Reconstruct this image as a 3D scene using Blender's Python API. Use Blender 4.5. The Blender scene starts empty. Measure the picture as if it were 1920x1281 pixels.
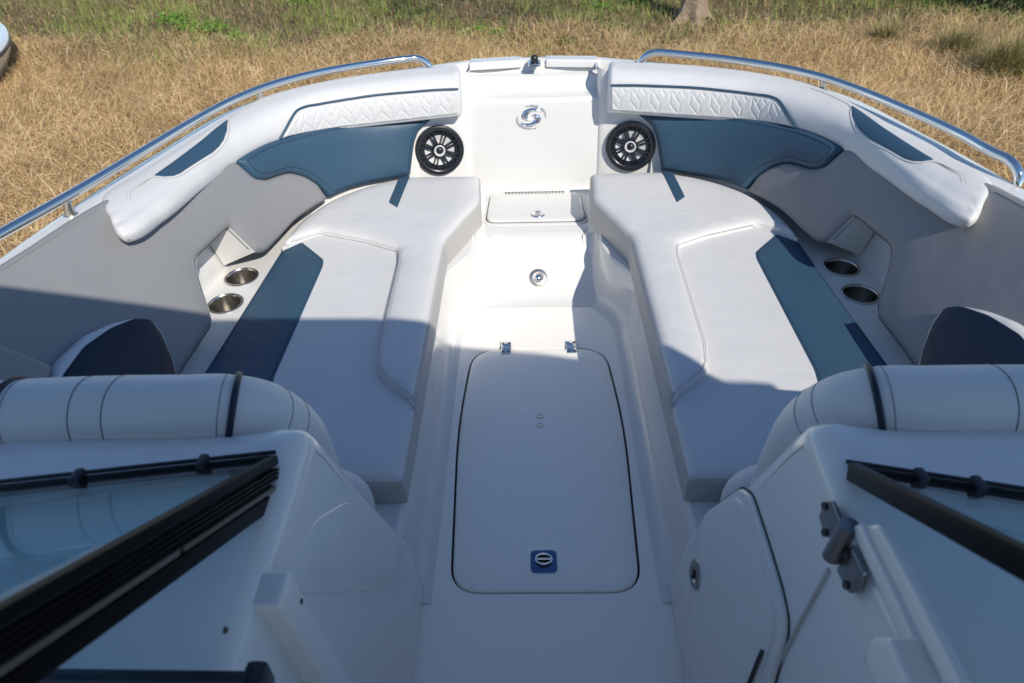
import bpy, bmesh, math, random
import numpy as np
from mathutils import Vector, Matrix
from mathutils.geometry import delaunay_2d_cdt

random.seed(7)
rng = np.random.default_rng(7)
scene = bpy.context.scene
COL = scene.collection

# ------------------------------------------------------------------ camera
CAM_LOC = np.array([-0.031, 0.0, 1.55])
PITCH, YAW, ROLL, FPX = math.radians(38), math.radians(-1.917), math.radians(-1.952), 1280.0


def cam_axes():
    f = np.array([math.sin(YAW) * math.cos(PITCH), math.cos(YAW) * math.cos(PITCH), -math.sin(PITCH)])
    r0 = np.array([math.cos(YAW), -math.sin(YAW), 0.0])
    u0 = np.cross(r0, f)
    return (math.cos(ROLL) * r0 + math.sin(ROLL) * u0, -math.sin(ROLL) * r0 + math.cos(ROLL) * u0, f)


CR, CU, CF = cam_axes()
cam_data = bpy.data.cameras.new('camera')
cam_data.sensor_width = 36.0
cam_data.lens = FPX / 1920 * 36
cam_data.clip_start = 0.02
cam_data.clip_end = 400
cam_data.dof.use_dof = True
cam_data.dof.focus_distance = 2.15
cam_data.dof.aperture_fstop = 5.0
cam = bpy.data.objects.new('camera', cam_data)
COL.objects.link(cam)
cam.matrix_world = Matrix(((CR[0], CU[0], -CF[0], CAM_LOC[0]), (CR[1], CU[1], -CF[1], CAM_LOC[1]),
                           (CR[2], CU[2], -CF[2], CAM_LOC[2]), (0, 0, 0, 1)))
scene.camera = cam

# ------------------------------------------------------------------ sky, sun, exposure
SUN_LAT, SUN_FWD = 0.64, 1.03            # shadow shift to port / to the bow for each metre of height
sun_to = Vector((SUN_LAT, -SUN_FWD, 1.0)).normalized()
world = bpy.data.worlds.new('World')
scene.world = world
world.use_nodes = True
wn = world.node_tree.nodes
sky = wn.new('ShaderNodeTexSky')
sky.sky_type = 'NISHITA'
sky.sun_disc = False
sky.sun_elevation = math.asin(sun_to.z)
sky.sun_rotation = math.atan2(sun_to.x, sun_to.y)
sky.air_density = 1.0
sky.dust_density = 0.0
sky.ozone_density = 4.5
wn['Background'].inputs['Strength'].default_value = 0.130
world.node_tree.links.new(sky.outputs['Color'], wn['Background'].inputs['Color'])
sun_data = bpy.data.lights.new('sun', 'SUN')
sun_data.energy = 4.25
sun_data.angle = math.radians(0.53)
sun_data.color = (1.0, 0.935, 0.835)
sun = bpy.data.objects.new('sun', sun_data)
COL.objects.link(sun)
sun.rotation_euler = sun_to.to_track_quat('Z', 'Y').to_euler()
scene.view_settings.view_transform = 'Standard'
scene.view_settings.look = 'None'
scene.view_settings.exposure = 0.12
scene.view_settings.gamma = 1.0
scene.cycles.use_denoising = True
scene.cycles.max_bounces = 8
scene.cycles.caustics_reflective = False
scene.cycles.caustics_refractive = False


# ------------------------------------------------------------------ camera rays: a pixel of the photograph (1920 wide) onto a plane
def ray(px, py):
    return CF + CR * (px - 960) / FPX - CU * (py - 640.5) / FPX


def on_z(px, py, z):
    d = ray(px, py)
    return CAM_LOC + d * (z - CAM_LOC[2]) / d[2]


def on_x(px, py, x):
    d = ray(px, py)
    return CAM_LOC + d * (x - CAM_LOC[0]) / d[0]


def on_plane(px, py, p0, n):
    d = ray(px, py)
    n = np.array(n)
    return CAM_LOC + d * ((np.array(p0) - CAM_LOC) @ n) / (d @ n)


def project(P):
    v = np.asarray(P) - CAM_LOC
    w = v @ CF
    return np.stack([960 + FPX * (v @ CR) / w, 640.5 - FPX * (v @ CU) / w], -1)


# ------------------------------------------------------------------ materials
MATS = {}


def principled(name, color, rough=0.5, metal=0.0, coat=0.0, coat_rough=0.05, spec=0.5):
    m = bpy.data.materials.new(name)
    m.use_nodes = True
    b = m.node_tree.nodes['Principled BSDF']
    b.inputs['Base Color'].default_value = (*color, 1)
    b.inputs['Roughness'].default_value = rough
    b.inputs['Metallic'].default_value = metal
    b.inputs['Coat Weight'].default_value = coat
    b.inputs['Coat Roughness'].default_value = coat_rough
    b.inputs['Specular IOR Level'].default_value = spec
    MATS[name] = m
    return m, m.node_tree.nodes, m.node_tree.links, b


def vary(m, N, L, b, color, amount, scale, detail=4):
    tc = N.new('ShaderNodeTexCoord')
    no = N.new('ShaderNodeTexNoise')
    no.inputs['Scale'].default_value = scale
    no.inputs['Detail'].default_value = detail
    mx = N.new('ShaderNodeMix')
    mx.data_type = 'RGBA'
    mx.inputs[6].default_value = (*[c * (1 - amount) for c in color], 1)
    mx.inputs[7].default_value = (*[min(1, c * (1 + amount)) for c in color], 1)
    L.new(tc.outputs['Object'], no.inputs['Vector'])
    L.new(no.outputs['Fac'], mx.inputs[0])
    L.new(mx.outputs[2], b.inputs['Base Color'])
    return tc, no, mx


def add_bump(N, L, b, tc, scale, strength, dist=0.001, kind='noise'):
    if kind == 'noise':
        t = N.new('ShaderNodeTexNoise')
        t.inputs['Detail'].default_value = 3
        out = t.outputs['Fac']
    else:
        t = N.new('ShaderNodeTexVoronoi')
        out = t.outputs['Distance']
    t.inputs['Scale'].default_value = scale
    bp = N.new('ShaderNodeBump')
    bp.inputs['Strength'].default_value = strength
    bp.inputs['Distance'].default_value = dist
    L.new(tc.outputs['Object'], t.inputs['Vector'])
    L.new(out, bp.inputs['Height'])
    L.new(bp.outputs['Normal'], b.inputs['Normal'])
    return bp


def vinyl(name, color, rough, var=0.05):
    m, N, L, b = principled(name, color, rough, spec=0.35)
    tc, no, mx = vary(m, N, L, b, color, var, 5.0)
    # grain of the hide plus slow waviness of the stuffed cover
    g = N.new('ShaderNodeTexVoronoi')
    g.inputs['Scale'].default_value = 700
    w = N.new('ShaderNodeTexNoise')
    w.inputs['Scale'].default_value = 9
    w.inputs['Detail'].default_value = 2
    b1 = N.new('ShaderNodeBump')
    b1.inputs['Strength'].default_value = 0.45
    b1.inputs['Distance'].default_value = 0.008
    rv = N.new('ShaderNodeMapRange')
    rv.inputs['To Min'].default_value = rough * .8
    rv.inputs['To Max'].default_value = rough * 1.25
    L.new(no.outputs['Fac'], rv.inputs['Value'])
    L.new(rv.outputs['Result'], b.inputs['Roughness'])
    b2 = N.new('ShaderNodeBump')
    b2.inputs['Strength'].default_value = 0.25
    b2.inputs['Distance'].default_value = 0.0006
    L.new(tc.outputs['Object'], g.inputs['Vector'])
    L.new(tc.outputs['Object'], w.inputs['Vector'])
    L.new(w.outputs['Fac'], b1.inputs['Height'])
    L.new(g.outputs['Distance'], b2.inputs['Height'])
    L.new(b1.outputs['Normal'], b2.inputs['Normal'])
    L.new(b2.outputs['Normal'], b.inputs['Normal'])
    return m


def gelcoat(name, color, rough=0.16, wave=0.12):
    m, N, L, b = principled(name, color, rough, coat=0.35, coat_rough=0.06)
    tc, no, mx = vary(m, N, L, b, color, 0.025, 3.0)
    r = N.new('ShaderNodeTexNoise')
    r.inputs['Scale'].default_value = 14
    r.inputs['Detail'].default_value = 6
    mr = N.new('ShaderNodeMapRange')
    mr.inputs['To Min'].default_value = rough * 0.7
    mr.inputs['To Max'].default_value = rough * 1.7
    L.new(tc.outputs['Object'], r.inputs['Vector'])
    L.new(r.outputs['Fac'], mr.inputs['Value'])
    L.new(mr.outputs['Result'], b.inputs['Roughness'])
    bp = N.new('ShaderNodeBump')
    bp.inputs['Strength'].default_value = wave
    bp.inputs['Distance'].default_value = 0.004
    w = N.new('ShaderNodeTexNoise')
    w.inputs['Scale'].default_value = 7
    w.inputs['Detail'].default_value = 1
    L.new(tc.outputs['Object'], w.inputs['Vector'])
    L.new(w.outputs['Fac'], bp.inputs['Height'])
    L.new(bp.outputs['Normal'], b.inputs['Normal'])
    return m


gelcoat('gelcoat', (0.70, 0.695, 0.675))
sm = gelcoat('gelcoat_sole', (0.91, 0.885, 0.83), 0.20, 0.03)  # paler and warmer than gelcoat: bounced light put into its base colour
N_, L_ = sm.node_tree.nodes, sm.node_tree.links
b_ = N_['Principled BSDF']
old_ = b_.inputs['Normal'].links[0].from_socket
tc_ = N_.new('ShaderNodeTexCoord')
v_ = N_.new('ShaderNodeTexVoronoi')
v_.inputs['Scale'].default_value = 240
v_.inputs['Randomness'].default_value = 0.15
bq_ = N_.new('ShaderNodeBump')
bq_.inputs['Strength'].default_value = 0.025
bq_.inputs['Distance'].default_value = 0.0012
L_.new(tc_.outputs['Object'], v_.inputs['Vector'])
L_.new(v_.outputs['Distance'], bq_.inputs['Height'])
L_.new(old_, bq_.inputs['Normal'])
L_.new(bq_.outputs['Normal'], b_.inputs['Normal'])
vinyl('vinyl_white', (0.625, 0.625, 0.62), 0.48)
vinyl('vinyl_grey', (0.245, 0.248, 0.254), 0.46)
vinyl('vinyl_side', (0.47, 0.46, 0.44), 0.50)
vinyl('vinyl_blue', (0.034, 0.078, 0.128), 0.42, 0.08)
vinyl('vinyl_navy', (0.006, 0.014, 0.034), 0.40, 0.08)
principled('stitch', (0.26, 0.26, 0.27), 0.8)
principled('stitch_blue', (0.018, 0.035, 0.06), 0.8)
principled('stitch_pale', (0.42, 0.40, 0.37), 0.8)
principled('stainless', (0.78, 0.78, 0.76), 0.07, 1.0)
m_, N_, L_, b_ = principled('brushed_steel', (0.48, 0.46, 0.43), 0.25, 1.0)
vary(m_, N_, L_, b_, (0.48, 0.46, 0.43), 0.15, 30)
principled('nickel', (0.70, 0.66, 0.58), 0.34, 1.0)
principled('chrome', (0.88, 0.88, 0.89), 0.10, 1.0)
principled('gasket', (0.05, 0.05, 0.052), 0.6)
principled('sky_tint_steel', (0.10, 0.17, 0.30), 0.16, 1.0)  # polished latch steel, the blue sky reflection put into its base colour
m_, N_, L_, b_ = principled('dark_steel', (0.30, 0.30, 0.30), 0.30, 1.0)
vary(m_, N_, L_, b_, (0.30, 0.30, 0.30), 0.2, 50)
principled('hole_dark', (0.02, 0.02, 0.022), 0.7)
m_, N_, L_, b_ = principled('black_aluminium', (0.004, 0.0038, 0.0038), 0.36, spec=0.10)
vary(m_, N_, L_, b_, (0.004, 0.0038, 0.0038), 0.3, 60)
principled('bronze_strip', (0.16, 0.145, 0.12), 0.4, 0.6)
principled('black_plastic', (0.014, 0.016, 0.022), 0.28)
principled('speaker_cone', (0.62, 0.63, 0.64), 0.35)
m_, N_, L_, b_ = principled('canvas_grey', (0.78, 0.76, 0.72), 0.85)  # pale so the unseen top bounces fill light into the shade below
vary(m_, N_, L_, b_, (0.78, 0.76, 0.72), 0.08, 40)
principled('rub_rail', (0.02, 0.022, 0.03), 0.4)
m_, N_, L_, b_ = principled('hull_paint', (0.10, 0.15, 0.26), 0.12, coat=0.6)
principled('neighbour_hull', (0.10, 0.11, 0.12), 0.2, coat=0.5)

g = bpy.data.materials.new('tinted_glass')
g.use_nodes = True
gn, gl = g.node_tree.nodes, g.node_tree.links
gn.clear()
go = gn.new('ShaderNodeOutputMaterial')
gm = gn.new('ShaderNodeMixShader')
gt = gn.new('ShaderNodeBsdfTransparent')
gt.inputs['Color'].default_value = (0.82, 0.95, 0.97, 1)
gg = gn.new('ShaderNodeBsdfGlossy')
gg.inputs['Roughness'].default_value = 0.02
gf = gn.new('ShaderNodeLayerWeight')
gf.inputs['Blend'].default_value = 0.5
gp = gn.new('ShaderNodeMath')
gp.operation = 'POWER'
gp.inputs[1].default_value = 4.0
gq = gn.new('ShaderNodeMath')
gq.operation = 'MULTIPLY_ADD'
gq.inputs[1].default_value = 0.6
gq.inputs[2].default_value = 0.035
gl.new(gf.outputs['Facing'], gp.inputs[0])
gl.new(gp.outputs[0], gq.inputs[0])
gl.new(gq.outputs[0], gm.inputs['Fac'])
gl.new(gt.outputs['BSDF'], gm.inputs[1])
gl.new(gg.outputs['BSDF'], gm.inputs[2])
gl.new(gm.outputs['Shader'], go.inputs['Surface'])
MATS['tinted_glass'] = g


def attr_mat(name, rough=0.7, trans=0.0):
    m, N, L, b = principled(name, (0.3, 0.3, 0.3), rough, spec=0.25)
    a = N.new('ShaderNodeAttribute')
    a.attribute_name = 'tint'
    L.new(a.outputs['Color'], b.inputs['Base Color'])
    return m


attr_mat('grass_blade')
attr_mat('leaf')

m_, N_, L_, b_ = principled('bark', (0.12, 0.09, 0.065), 0.9)
tc_, no_, mx_ = vary(m_, N_, L_, b_, (0.26, 0.19, 0.13), 0.5, 9, 8)
add_bump(N_, L_, b_, tc_, 22, 0.9, 0.03)

# ground: thatch of dead straw, greener and litter-brown farther up the slope
m_, N_, L_, b_ = principled('soil_thatch', (0.2, 0.15, 0.08), 0.95, spec=0.1)
tc_ = N_.new('ShaderNodeTexCoord')
n1 = N_.new('ShaderNodeTexNoise')
n1.inputs['Scale'].default_value = 1.1
n1.inputs['Detail'].default_value = 6
n2 = N_.new('ShaderNodeTexNoise')
n2.inputs['Scale'].default_value = 34
n2.inputs['Detail'].default_value = 8
cr1 = N_.new('ShaderNodeValToRGB')
cr1.color_ramp.elements[0].position = 0.3
cr1.color_ramp.elements[0].color = (0.17, 0.12, 0.06, 1)
cr1.color_ramp.elements[1].position = 0.7
cr1.color_ramp.elements[1].color = (0.60, 0.42, 0.20, 1)
cr2 = N_.new('ShaderNodeValToRGB')
cr2.color_ramp.elements[0].position = 0.3
cr2.color_ramp.elements[0].color = (0.06, 0.06, 0.025, 1)
cr2.color_ramp.elements[1].position = 0.75
cr2.color_ramp.elements[1].color = (0.26, 0.20, 0.11, 1)
sx = N_.new('ShaderNodeSeparateXYZ')
L_.new(tc_.outputs['Object'], sx.inputs[0])
L_.new(tc_.outputs['Object'], n1.inputs['Vector'])
L_.new(tc_.outputs['Object'], n2.inputs['Vector'])
L_.new(n2.outputs['Fac'], cr1.inputs['Fac'])
L_.new(n2.outputs['Fac'], cr2.inputs['Fac'])
ma = N_.new('ShaderNodeMath')
ma.operation = 'MULTIPLY_ADD'
ma.inputs[1].default_value = 4.0
L_.new(n1.outputs['Fac'], ma.inputs[0])
L_.new(sx.outputs['Y'], ma.inputs[2])
mr_ = N_.new('ShaderNodeMapRange')
mr_.inputs['From Min'].default_value = 10.8
mr_.inputs['From Max'].default_value = 13.2
L_.new(ma.outputs[0], mr_.inputs['Value'])
mx_ = N_.new('ShaderNodeMix')
mx_.data_type = 'RGBA'
L_.new(mr_.outputs['Result'], mx_.inputs[0])
L_.new(cr1.outputs['Color'], mx_.inputs[6])
L_.new(cr2.outputs['Color'], mx_.inputs[7])
L_.new(mx_.outputs[2], b_.inputs['Base Color'])
bp_ = N_.new('ShaderNodeBump')
bp_.inputs['Strength'].default_value = 0.8
bp_.inputs['Distance'].default_value = 0.04
L_.new(n2.outputs['Fac'], bp_.inputs['Height'])
L_.new(bp_.outputs['Normal'], b_.inputs['Normal'])


# ------------------------------------------------------------------ object helpers
def link(name, me, mat, parent=None, label=None):
    o = bpy.data.objects.new(name, me)
    COL.objects.link(o)
    if mat:
        me.materials.append(MATS[mat])
    if parent is not None:
        o.parent = parent
        o.matrix_parent_inverse = parent.matrix_basis.inverted()
    if label:
        o['label'] = label
    return o


def mesh(name, V, F, mat, parent=None, smooth=True, label=None, flip=False, recalc=False, sharp=None):
    me = bpy.data.meshes.new(name)
    F = [tuple(reversed(f)) for f in F] if flip else F
    me.from_pydata([tuple(float(c) for c in v) for v in V], [], F)
    if recalc:
        bm = bmesh.new()
        bm.from_mesh(me)
        bmesh.ops.remove_doubles(bm, verts=bm.verts, dist=1e-5)
        bmesh.ops.recalc_face_normals(bm, faces=bm.faces)
        bm.to_mesh(me)
        bm.free()
    if smooth:
        me.polygons.foreach_set('use_smooth', [True] * len(me.polygons))
        if sharp:
            me.set_sharp_from_angle(angle=math.radians(sharp))
    me.update()
    return link(name, me, mat, parent, label)


def empty(name, loc, label, cat, parent=None, group=None):
    o = bpy.data.objects.new(name, None)
    o.empty_display_size = 0.1
    COL.objects.link(o)
    o.location = loc
    if parent is not None:
        o.parent = parent
        o.matrix_parent_inverse = parent.matrix_basis.inverted()
    if label:
        o['label'] = label
    if cat:
        o['category'] = cat
    if group:
        o['group'] = group
    return o


def catmull(P, n):
    P = np.asarray(P, float)
    Q = np.vstack([2 * P[0] - P[1], P, 2 * P[-1] - P[-2]])
    d = np.linalg.norm(np.diff(P, axis=0), axis=1)
    cum = np.concatenate([[0], np.cumsum(d)])
    t = np.linspace(0, cum[-1], n)
    out = []
    for s in t:
        i = min(np.searchsorted(cum, s, side='right') - 1, len(P) - 2)
        w = (s - cum[i]) / d[i]
        p0, p1, p2, p3 = Q[i], Q[i + 1], Q[i + 2], Q[i + 3]
        # non-uniform tangents
        dm, dd, dp = np.linalg.norm(p1 - p0) + 1e-9, d[i], np.linalg.norm(p3 - p2) + 1e-9
        m1 = dd * ((p1 - p0) / dm - (p2 - p0) / (dm + dd) + (p2 - p1) / dd)
        m2 = dd * ((p2 - p1) / dd - (p3 - p1) / (dd + dp) + (p3 - p2) / dp)
        w2, w3 = w * w, w * w * w
        out.append((2 * w3 - 3 * w2 + 1) * p1 + (w3 - 2 * w2 + w) * m1 + (-2 * w3 + 3 * w2) * p2 + (w3 - w2) * m2)
    return np.array(out)


def fillet(pts, r, n=5):
    """round the corners of a closed 2-D polygon; r one radius or one per corner"""
    P = [np.asarray(p, float)[:2] for p in pts]
    m = len(P)
    rs = r if isinstance(r, (list, tuple)) else [r] * m
    out = []
    for i in range(m):
        a, p, b = P[i - 1], P[i], P[(i + 1) % m]
        da, db = a - p, b - p
        la, lb = np.linalg.norm(da), np.linalg.norm(db)
        k = min(rs[i], la * 0.45, lb * 0.45)
        if k < 1e-5:
            out.append(p)
            continue
        q0, q1 = p + da / la * k, p + db / lb * k
        for j in range(n + 1):
            t = j / n
            out.append((1 - t) ** 2 * q0 + 2 * t * (1 - t) * p + t * t * q1)
    return out


def resample(P, step, closed=True):
    P = np.asarray(P, float)
    n = len(P)
    out = []
    for i in range(n if closed else n - 1):
        a, b = P[i], P[(i + 1) % n]
        k = max(1, int(math.ceil(np.linalg.norm(b - a) / step)))
        for j in range(k):
            out.append(a + (b - a) * j / k)
    if not closed:
        out.append(P[-1])
    keep = [out[0]]
    for p in out[1:]:
        if np.linalg.norm(p - keep[-1]) > 1e-4:
            keep.append(p)
    if closed and np.linalg.norm(keep[0] - keep[-1]) < 1e-4:
        keep.pop()
    return np.array(keep)


def area2(P):
    x, y = P[:, 0], P[:, 1]
    return 0.5 * np.sum(x * np.roll(y, -1) - np.roll(x, -1) * y)


def dist_to_loop(pts, loop):
    a, b = loop, np.roll(loop, -1, axis=0)
    ab = b - a
    L2 = (ab ** 2).sum(1) + 1e-12
    out = np.empty(len(pts))
    for i in range(0, len(pts), 2000):
        q = pts[i:i + 2000]
        t = np.clip(((q[:, None] - a[None]) * ab[None]).sum(2) / L2[None], 0, 1)
        c = a[None] + t[..., None] * ab[None]
        out[i:i + 2000] = np.sqrt(((q[:, None] - c) ** 2).sum(2).min(1))
    return out


def inside(pts, loop):
    x, y = pts[:, 0], pts[:, 1]
    c = np.zeros(len(pts), bool)
    j = len(loop) - 1
    for i in range(len(loop)):
        xi, yi = loop[i]
        xj, yj = loop[j]
        m = ((yi > y) != (yj > y)) & (x < (xj - xi) * (y - yi) / (yj - yi + 1e-15) + xi)
        c ^= m
        j = i
    return c


def pillow(name, outline, mapf, t, r, mat, parent=None, side=-1, res=0.03, base=0.0, crown=0.0, crown_w=0.1,
           label=None, relief=None, holes=(), step=None):
    """a padded or moulded piece with a rounded edge: outline in surface metres, mapf(a, b, h) -> 3-D"""
    loop = resample(outline, step or res * 0.6)
    if area2(loop) < 0:
        loop = loop[::-1]
    hl = []
    for h in holes:
        q = resample(h, step or res * 0.6)
        hl.append(q if area2(q) < 0 else q[::-1])
    pts = [loop] + hl
    edge_prev, edge_next = loop - np.roll(loop, 1, 0), np.roll(loop, -1, 0) - loop
    nrm = np.stack([-(edge_prev + edge_next)[:, 1], (edge_prev + edge_next)[:, 0]], 1)
    nrm /= np.linalg.norm(nrm, axis=1)[:, None] + 1e-12
    loops = [loop] + hl
    if r > 0:
        for ang in (28, 55, 90):
            d = r * (1 - math.cos(math.radians(ang)))
            q = loop + nrm * d
            ok = inside(q, loop) & (dist_to_loop(q, loop) > 0.93 * d)
            pts.append(q[ok])
    lo, hi = loop.min(0), loop.max(0)
    gx = np.arange(lo[0], hi[0], res)
    gy = np.arange(lo[1], hi[1], res * 0.866)
    G = np.array([[x + (0.5 * res if j % 2 else 0), y] for j, y in enumerate(gy) for x in gx])
    if len(G):
        ok = inside(G, loop)
        G = G[ok]
        if len(G):
            G = G[dist_to_loop(G, loop) > max(r * 1.05, 0) + res * 0.4]
        for h in hl:
            if len(G):
                G = G[~inside(G, h)]
            if len(G):
                G = G[dist_to_loop(G, h) > res * 0.3]
        if len(G):
            pts.append(G)
    A = np.vstack(pts)
    n0 = len(loop)
    faces = [list(range(n0))]
    k = n0
    for h in hl:
        faces.append(list(range(k, k + len(h))))
        k += len(h)
    vs, es, fs, ov, oe, of = delaunay_2d_cdt([Vector(p) for p in A], [], faces, 2 if hl else 1, 1e-6)
    P2 = np.array([[v.x, v.y] for v in vs])
    d = dist_to_loop(P2, loop)
    for h in hl:
        pass
    if r > 0:
        dd = np.clip(d, 0, r)
        hgt = t - r + np.sqrt(np.maximum(r * r - (r - dd) ** 2, 0))
    else:
        hgt = np.full(len(P2), t)
    if crown:
        s = np.clip(d / crown_w, 0, 1)
        hgt = hgt + crown * (s * s * (3 - 2 * s))
    if relief is not None:
        hgt = hgt + relief(P2, d)
    V = [mapf(P2[i, 0], P2[i, 1], base + hgt[i]) for i in range(len(P2))]
    F = [tuple(f) for f in fs]
    # side walls down to the base
    idx = {}
    for i, o in enumerate(ov):
        for q in o:
            idx[q] = i
    start = 0
    for lp in loops:
        m = len(lp)
        ids = [idx[start + i] for i in range(m)]
        b0 = len(V)
        for i in range(m):
            V.append(mapf(lp[i][0], lp[i][1], base))
        for i in range(m):
            j = (i + 1) % m
            F.append((ids[j], ids[i], b0 + i, b0 + j))
        start += m
    V = np.array(V)
    if side > 0:
        V = V * np.array([-1, 1, 1])
    me_flip = side > 0
    return mesh(name, V, F, mat, parent, True, label, flip=me_flip, sharp=50)


def stitch_loop(outline, mapf, inset, h, mat, parent, side, r=.0009):
    P = grow(resample(outline, .015), -inset)
    ok = dist_to_loop(P, resample(outline, .015)) > inset * .9
    P = P[ok]
    return tube('seam', [mapf(p[0], p[1], h) for p in P], r, mat, parent, side, n=5, closed=True)


def grow(P, d):
    P = np.asarray(P, float)
    if area2(P) < 0:
        P = P[::-1]
    e = np.roll(P, -1, 0) - np.roll(P, 1, 0)
    n = np.stack([e[:, 1], -e[:, 0]], 1)
    n /= np.linalg.norm(n, axis=1)[:, None]
    return P + n * d


def plan(z, up=1):
    return lambda a, b, h: np.array([a, b, z + up * h])


class Surf:
    """a smooth patch from stations of points; parameters are metres along and across"""

    def __init__(s, stations, nu=160, nv=24, inward=(0, 1.2, 2.0)):
        S = np.asarray(stations, float)
        m, k = S.shape[:2]
        A = np.array([catmull(S[:, j], nu) for j in range(k)])          # k x nu x 3
        s.G = np.array([catmull(A[:, i], nv) for i in range(nu)])        # nu x nv x 3
        s.nu, s.nv = nu, nv
        s.Lu = np.linalg.norm(np.diff(s.G[:, nv // 2], axis=0), axis=1).sum()
        s.Lv = np.linalg.norm(np.diff(s.G[nu // 2], axis=0), axis=1).sum()
        s.P2 = project(s.G)
        s.sgn = 1
        p, n = s.at(s.Lu * .5, s.Lv * .5)
        if np.dot(n, np.array(inward) - p) < 0:
            s.sgn = -1

    def pos(s, u, v):
        x = u / s.Lu * (s.nu - 1)
        y = v / s.Lv * (s.nv - 1)
        i = int(min(max(math.floor(x), 0), s.nu - 2))
        j = int(min(max(math.floor(y), 0), s.nv - 2))
        a, b = x - i, y - j
        G = s.G
        return (G[i, j] * (1 - a) * (1 - b) + G[i + 1, j] * a * (1 - b) + G[i, j + 1] * (1 - a) * b + G[i + 1, j + 1] * a * b)

    def at(s, u, v):
        e = 0.012
        p = s.pos(u, v)
        n = np.cross(s.pos(u + e, v) - s.pos(u - e, v), s.pos(u, v + e) - s.pos(u, v - e))
        return p, s.sgn * n / (np.linalg.norm(n) + 1e-12)

    def __call__(s, u, v, h):
        p, n = s.at(u, v)
        return p + n * h

    vlim = (0.0, 1.0)

    def inv(s, px, py, h=0.0):
        d = ((s.P2 - np.array([px, py])) ** 2).sum(-1).copy()
        d[:, :int(s.vlim[0] * s.nv)] = 1e12
        d[:, int(math.ceil(s.vlim[1] * s.nv)):] = 1e12
        i, j = np.unravel_index(np.argmin(d), d.shape)
        q = np.array([i / (s.nu - 1) * s.Lu, j / (s.nv - 1) * s.Lv])
        tgt = np.array([px, py])
        for _ in range(12):
            f = project(s(q[0], q[1], h)) - tgt
            J = np.stack([(project(s(q[0] + 1e-3, q[1], h)) - tgt - f) / 1e-3,
                          (project(s(q[0], q[1] + 1e-3, h)) - tgt - f) / 1e-3], 1)
            try:
                st = np.linalg.solve(J, f)
            except np.linalg.LinAlgError:
                break
            st = np.clip(st, -.08, .08)
            q = q - st
            q[0] = np.clip(q[0], -.3, s.Lu + .3)
            q[1] = np.clip(q[1], -.3 if s.vlim[0] == 0 else s.vlim[0] * s.Lv, s.Lv + .3 if s.vlim[1] == 1 else s.vlim[1] * s.Lv)
        return q

    def outline(s, pts, h=0.0):
        return [s.inv(*p, h) for p in pts]


def tube(name, pts, r, mat, parent=None, side=-1, n=10, label=None, caps=True, closed=False, flat=None):
    P = np.asarray(pts, float)
    if side > 0:
        P = P * np.array([-1, 1, 1])
    m = len(P)
    rs = r if hasattr(r, '__len__') else [r] * m
    T = np.gradient(P, axis=0) if not closed else (np.roll(P, -1, 0) - np.roll(P, 1, 0))
    T /= np.linalg.norm(T, axis=1)[:, None] + 1e-12
    ref = np.array([0, 0, 1.0]) if abs(T[0][2]) < 0.9 else np.array([1.0, 0, 0])
    V, F = [], []
    nv = np.cross(T[0], ref)
    nv /= np.linalg.norm(nv)
    for i in range(m):
        nv = nv - T[i] * np.dot(nv, T[i])
        nv /= np.linalg.norm(nv) + 1e-12
        bv = np.cross(T[i], nv)
        for k in range(n):
            a = 2 * math.pi * k / n
            fx, fy = (1, 1) if flat is None else flat
            V.append(P[i] + rs[i] * (math.cos(a) * nv * fx + math.sin(a) * bv * fy))
    mm = m if closed else m - 1
    for i in range(mm):
        j = (i + 1) % m
        for k in range(n):
            l = (k + 1) % n
            F.append((i * n + k, i * n + l, j * n + l, j * n + k))
    if caps and not closed:
        F.append(tuple(reversed(range(n))))
        F.append(tuple((m - 1) * n + k for k in range(n)))
    return mesh(name, V, F, mat, parent, True, label, sharp=60, recalc=True)


def frame(c, nrm, up=(0, 0, 1)):
    c = np.asarray(c, float)
    n = np.asarray(nrm, float)
    n = n / np.linalg.norm(n)
    x = np.cross(np.asarray(up, float), n)
    x /= np.linalg.norm(x)
    y = np.cross(n, x)
    return lambda a, b, h: c + x * a + y * b + n * h


def lathe(name, prof, fr, mat, parent=None, n=32, label=None, sharp=40):
    V, F = [], []
    for (r, h) in prof:
        for k in range(n):
            a = 2 * math.pi * k / n
            V.append(fr(r * math.cos(a), r * math.sin(a), h))
    for i in range(len(prof) - 1):
        for k in range(n):
            l = (k + 1) % n
            F.append((i * n + k, i * n + l, (i + 1) * n + l, (i + 1) * n + k))
    return mesh(name, V, F, mat, parent, True, label, sharp=sharp, recalc=True)


def box_along(name, a, b, w, h, mat, parent=None, up=(0, 0, 1), bev=0.003, label=None):
    """a bevelled bar from a to b, w wide and h high"""
    a, b = np.asarray(a, float), np.asarray(b, float)
    t = b - a
    L = np.linalg.norm(t)
    t /= L
    x = np.cross(t, np.asarray(up, float))
    x /= np.linalg.norm(x)
    y = np.cross(x, t)
    bm = bmesh.new()
    vs = []
    for s in (0, L):
        for (i, j) in ((-1, -1), (1, -1), (1, 1), (-1, 1)):
            vs.append(bm.verts.new(tuple(a + t * s + x * i * w / 2 + y * j * h / 2)))
    for f in ((0, 1, 2, 3), (7, 6, 5, 4), (0, 4, 5, 1), (1, 5, 6, 2), (2, 6, 7, 3), (3, 7, 4, 0)):
        bm.faces.new([vs[i] for i in f])
    if bev:
        bmesh.ops.bevel(bm, geom=bm.edges[:], offset=bev, segments=2, affect='EDGES', profile=0.6)
    bmesh.ops.recalc_face_normals(bm, faces=bm.faces)
    me = bpy.data.meshes.new(name)
    bm.to_mesh(me)
    bm.free()
    me.polygons.foreach_set('use_smooth', [True] * len(me.polygons))
    me.set_sharp_from_angle(angle=math.radians(50))
    return link(name, me, mat, parent, label)


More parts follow.
